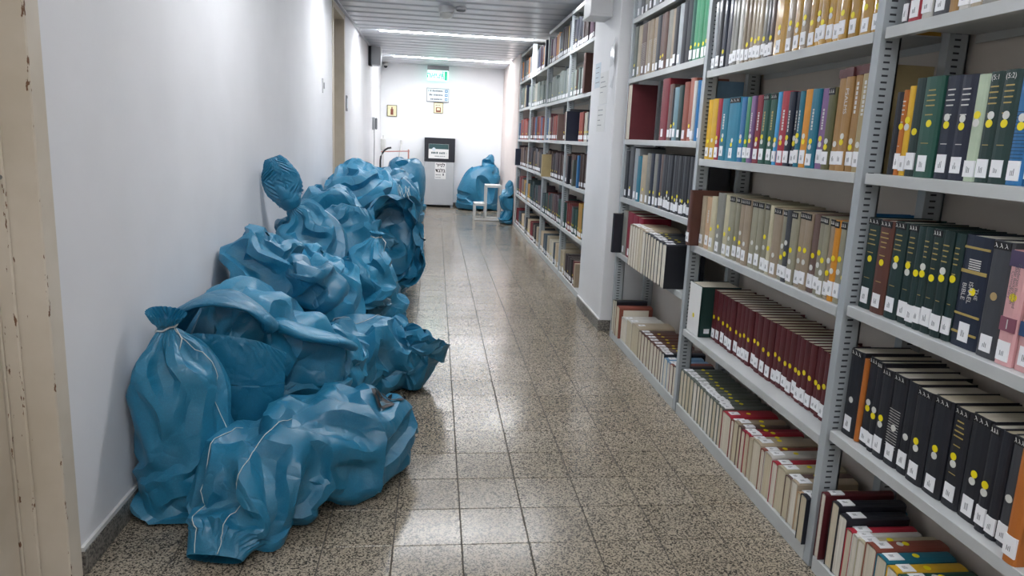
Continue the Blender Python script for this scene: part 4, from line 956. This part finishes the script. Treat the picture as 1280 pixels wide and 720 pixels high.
# step stool
t = thing('step_stool', 'pale two-step metal stool in front of the blue sacks', 'stool', (.95, 12.55, 0))
def leg(mb, x, y, z0, z1): mb.bbox(x-.016, x+.016, y-.016, y+.016, z0, z1, .002)
MB().bbox(-.24, -.045, -.17, .17, .265, .31, .004).build('lower_step', M_skirt_cap, t)
MB().bbox(-.045, .24, -.17, .17, .595, .64, .004).build('upper_step', M_skirt_cap, t)
for x, z in ((-.225, .27), (-.03, .60), (.22, .60)):
    for y in (-.15, .15):
        mb = MB(); leg(mb, x, y, .0, z); mb.build('leg', M_skirt_cap, t)
for y in (-.15, .15): MB().bbox(-.24, .30, y-.018, y+.018, .002, .035, .003).build('foot_rail', M_skirt_cap, t)

# exit sign under the ceiling
M_exit = emit('exit_panel', '#b9f7e6', .6); M_exitg = emit('exit_green', '#1fb088', .16)
t = thing('exit_sign', 'glowing green and white exit sign below ceiling at far end', 'sign', (.02, 14.6, 0))
MB().bbox(-.215, .215, -.05, .05, 2.75, 2.84, .005).build('housing', M_grey, t)
e_ = MB().bbox(-.205, .205, -.012, .012, 2.545, 2.75, .002).build('panel', M_exit, t)
flat_text('\u05d9\u05e6\u05d9\u05d0\u05d4'[::-1], .135, e_, 'lettering', (-.07, -.0135, 2.645), M_exitg)
mb = MB().box(.13, .185, -.0145, -.012, 2.56, 2.735)
mb.build('door_symbol', M_exitg, e_)
mb = MB().lathe([(.014, -.015), (.014, -.012)], (.098, 0, 2.72), 12, 0, 'y').box(.085, .108, -.0145, -.012, 2.63, 2.70).box(.07, .085, -.0145, -.012, 2.575, 2.64).box(.105, .12, -.0145, -.012, 2.575, 2.64)
mb.build('running_figure', M_exitg, e_)
# direction sign
t = thing('direction_sign', 'blue and white three-line direction sign on the end wall', 'sign', (.024, 14.745, 0))
M_sign = paint('sign_face', '#dfeaf0', .4, .01); M_signb = paint('sign_blue', '#3d7fae', .4, .02)
MB().bbox(-.228, .228, -.02, 0, 2.135, 2.41, .003).build('board', M_grey, t)
f_ = MB().box(-.218, .218, -.023, -.02, 2.148, 2.398).build('face', M_sign, t)
for k, z in enumerate((2.355, 2.275, 2.19)):
    mb = MB(); bars(mb, -.19+.02*k, .10, -.0235, z-.017, .034, rn); mb.build('lettering', M_ink, f_)
    mb = MB().box(.145, .20, -.025, -.0235, z-.028, z+.028); mb.box(.16, .185, -.0258, -.025, z-.013, z+.013, 1); mb.build('arrow_square', [M_signb, M_sign], f_)
# two small framed notices
M_frame = paint('gilt_frame', '#6f6a4a', .5, .03); M_cream = paint('cream_card', '#efe6bf', .6, .03)
for nm, lab, x, z, w, h in (('framed_notice', 'small framed cream notice with brown bottle shape, left end wall', -.897, 1.915, .10, .115), ('framed_notice', 'small framed cream notice just under the direction sign', .043, 2.018, .10, .108)):
    t = thing(nm, lab, 'notice', (x, 14.745, z), 'framed notices on the end wall')
    MB().bbox(-w, w, -.018, 0, -h, h, .003).build('frame', M_frame, t)
    MB().box(-w+.012, w-.012, -.021, -.018, -h+.012, h-.012).build('card', M_cream, t)
    if x < -.5: MB().box(-.028, .028, -.0225, -.021, -.08, .035).box(-.012, .012, -.0225, -.021, .035, .075).build('picture', M_brown, t)
    else:
        MB().box(-.05, .05, -.0225, -.021, -.085, .01).box(-.03, .03, -.0235, -.0225, -.05, -.005, 1).build('picture', [M_brown, M_cream], t)
        mb = MB(); bars(mb, -.06, .06, -.0215, .045, .018, rn); mb.build('lettering', M_ink, t)
# loudspeaker and camera on the left wall
t = thing('loudspeaker', 'grey loudspeaker box high on the left wall near end', 'loudspeaker', (XW, 12.1, 2.69))
MB().bbox(.0, .05, -.10, .10, -.15, .16, .004).build('bracket', M_dark, t)
MB().bbox(.045, .20, -.13, .13, -.14, .15, .01).build('case', M_bin, t)
t = thing('security_camera', 'small white dome camera at the ceiling corner of end wall', 'camera', (-1.03, 14.70, 2.81))
MB().lathe([(.05, .05), (.055, 0), (.045, -.02)], (0, 0, 0), 20).build('base', M_white, t, smooth=True)
MB().lathe([(.036, -.02), (.032, -.045), (.018, -.058), (.003, -.062)], (0, 0, 0), 18).build('dome', M_dark, t, smooth=True)
# smoke detectors
for lab, x, y, r, h in (('large round white smoke detector on ceiling', .085, 8.05, .085, .13), ('small flat smoke detector right of the larger one', .245, 8.05, .06, .05)):
    t = thing('smoke_detector', lab, 'detector', (x, y, ZC), 'ceiling detectors')
    MB().lathe([(r*.9, 0), (r, -.012), (r, -h*.45), (r*.95, -h*.55)], (0, 0, 0), 24).build('base', M_white, t, smooth=True)
    MB().lathe([(r*.86, -h*.55), (r*.8, -h*.85), (r*.4, -h), (.002, -h*1.02)], (0, 0, 0), 24).build('sensor_head', M_skirt_cap if r > .07 else M_grey, t, smooth=True)
# wall fittings on the left wall
t = thing('light_switch', 'small grey switch plate on wall before the far doorway', 'switch', (XW, 7.25, 1.90))
MB().bbox(0, .012, -.03, .03, -.07, .07, .003).build('plate', M_white, t); MB().bbox(.012, .02, -.012, .012, -.03, .03, .002).build('rocker', M_grey, t)
t = thing('door_plate', 'small grey name plate beside the far doorway', 'sign', (XW, 9.12, 1.81))
MB().bbox(0, .012, -.05, .05, -.095, .095, .002).build('plate', M_grey, t); MB().box(.012, .0135, -.035, .035, -.06, .06).build('card', M_paper2, t)
t = thing('wall_phone', 'grey handset phone on left wall with hanging cord', 'phone', (XW, 12.83, 1.62))
MB().bbox(0, .05, -.05, .05, -.11, .11, .008).build('cradle', M_bin, t)
MB().bbox(.05, .085, -.03, .03, -.10, .10, .012).build('handset', M_grey, t)
MB().tube([(.03, 0, -.11), (.035, .01, -.3), (.03, -.01, -.7), (.03, 0, -1.1), (.03, .02, -1.5)], .007, 6).build('cord', M_grey, t, smooth=True)
t = thing('hanging_rod', 'pale rod hung with rags near the end wall corner', 'rod', (-1.02, 14.1, 0))
MB().tube([(0, 0, .02), (0, 0, 1.42)], .012, 8).build('rod', M_skirt_cap, t)
MB().bbox(-.05, .05, -.03, .03, 1.12, 1.36, .02).build('rag', M_skirt_cap, t)
t = thing('broom', 'pale broom stick leaning in the corner by end wall', 'broom', (-.80, 14.3, 0))
MB().tube([(-.05, .05, .02), (.10, .40, 1.28)], .016, 8).tube([(.10, .40, 1.25), (.105, .41, 1.33)], .022, 8).build('stick', M_skirt_cap, t)
MB().bbox(-.2, .08, 0, .08, .001, .07, .01).build('brush_head', M_brown, t)
M_red = paint('red_enamel', '#c98d84', .4, .03)
t = thing('hand_trolley', 'red and black hand trolley behind the heap near end wall', 'trolley', (-.62, 13.4, 0))
arc = [(-.2+.2*math.cos(a), 0, .95+.25*math.sin(a)) for a in [math.pi*(1-i/10) for i in range(6)]]
MB().tube([(-.4, 0, .1)]+arc, .018, 8).build('handle', M_dark, t, smooth=True)
for z in (.35, .75, 1.12): MB().tube([(-.39, 0, z), (.14, 0, z+.03)], .011, 6).build('crossbar', M_red, t)
MB().tube([(.12, 0, .1), (.12, 0, 1.18)], .014, 8).build('upright', M_red, t)
MB().bbox(-.4, .14, -.22, .02, .06, .085, .004).build('toe_plate', M_red, t)
for x in (-.38, .08): MB().lathe([(.07, -.02), (.08, -.015), (.08, .015), (.07, .02)], (x, .06, .08), 20, 0, 'x').build('wheel', M_dark, t)
# papers on the pillar
rp = random.Random(9)
for lab, y0, y1, z0, z1, m in (('grey notice paper taped high on pillar, left', 5.78, 5.97, 1.92, 2.12, M_paper2), ('white notice with dark text lines on the pillar, upper', 5.50, 5.77, 1.78, 2.03, M_paper),
                               ('white notice taped lower on the pillar', 5.52, 5.80, 1.56, 1.77, M_paper)):
    t = thing('notice', lab, 'notice', (1.33, 0, 0), 'notices on the pillar')
    MB().box(-.0015, 0, y0, y1, z0, z1).build('sheet', m, t)
    mb = MB()
    for k in range(4):
        z = z1-.04-.04*k; a = y1-.03
        mb.box(-.0022, -.0015, a-rp.uniform(.08, (y1-y0)*.8), a, z, z+.006)
    mb.build('lettering', M_grey, t)
t = thing('plastic_pocket', 'torn shiny white plastic pocket stuck on the pillar edge', 'pocket', (1.33, 0, 0))
M_shine = paint('glossy_white_film', '#f4f6f8', .08, .01, 5, .3, 40)
MB().add([(-.012, 5.30, 2.06), (-.02, 5.40, 2.04), (-.008, 5.44, 2.13), (-.02, 5.38, 2.20), (-.006, 5.32, 2.26), (-.022, 5.28, 2.18), (-.004, 5.31, 2.00), (-.004, 5.42, 1.90), (-.004, 5.33, 1.88)],
    [(0, 1, 2), (0, 2, 3), (0, 3, 5), (3, 4, 5), (0, 6, 1), (6, 7, 1), (6, 8, 7)]).build('film', M_shine, t, fix=False)
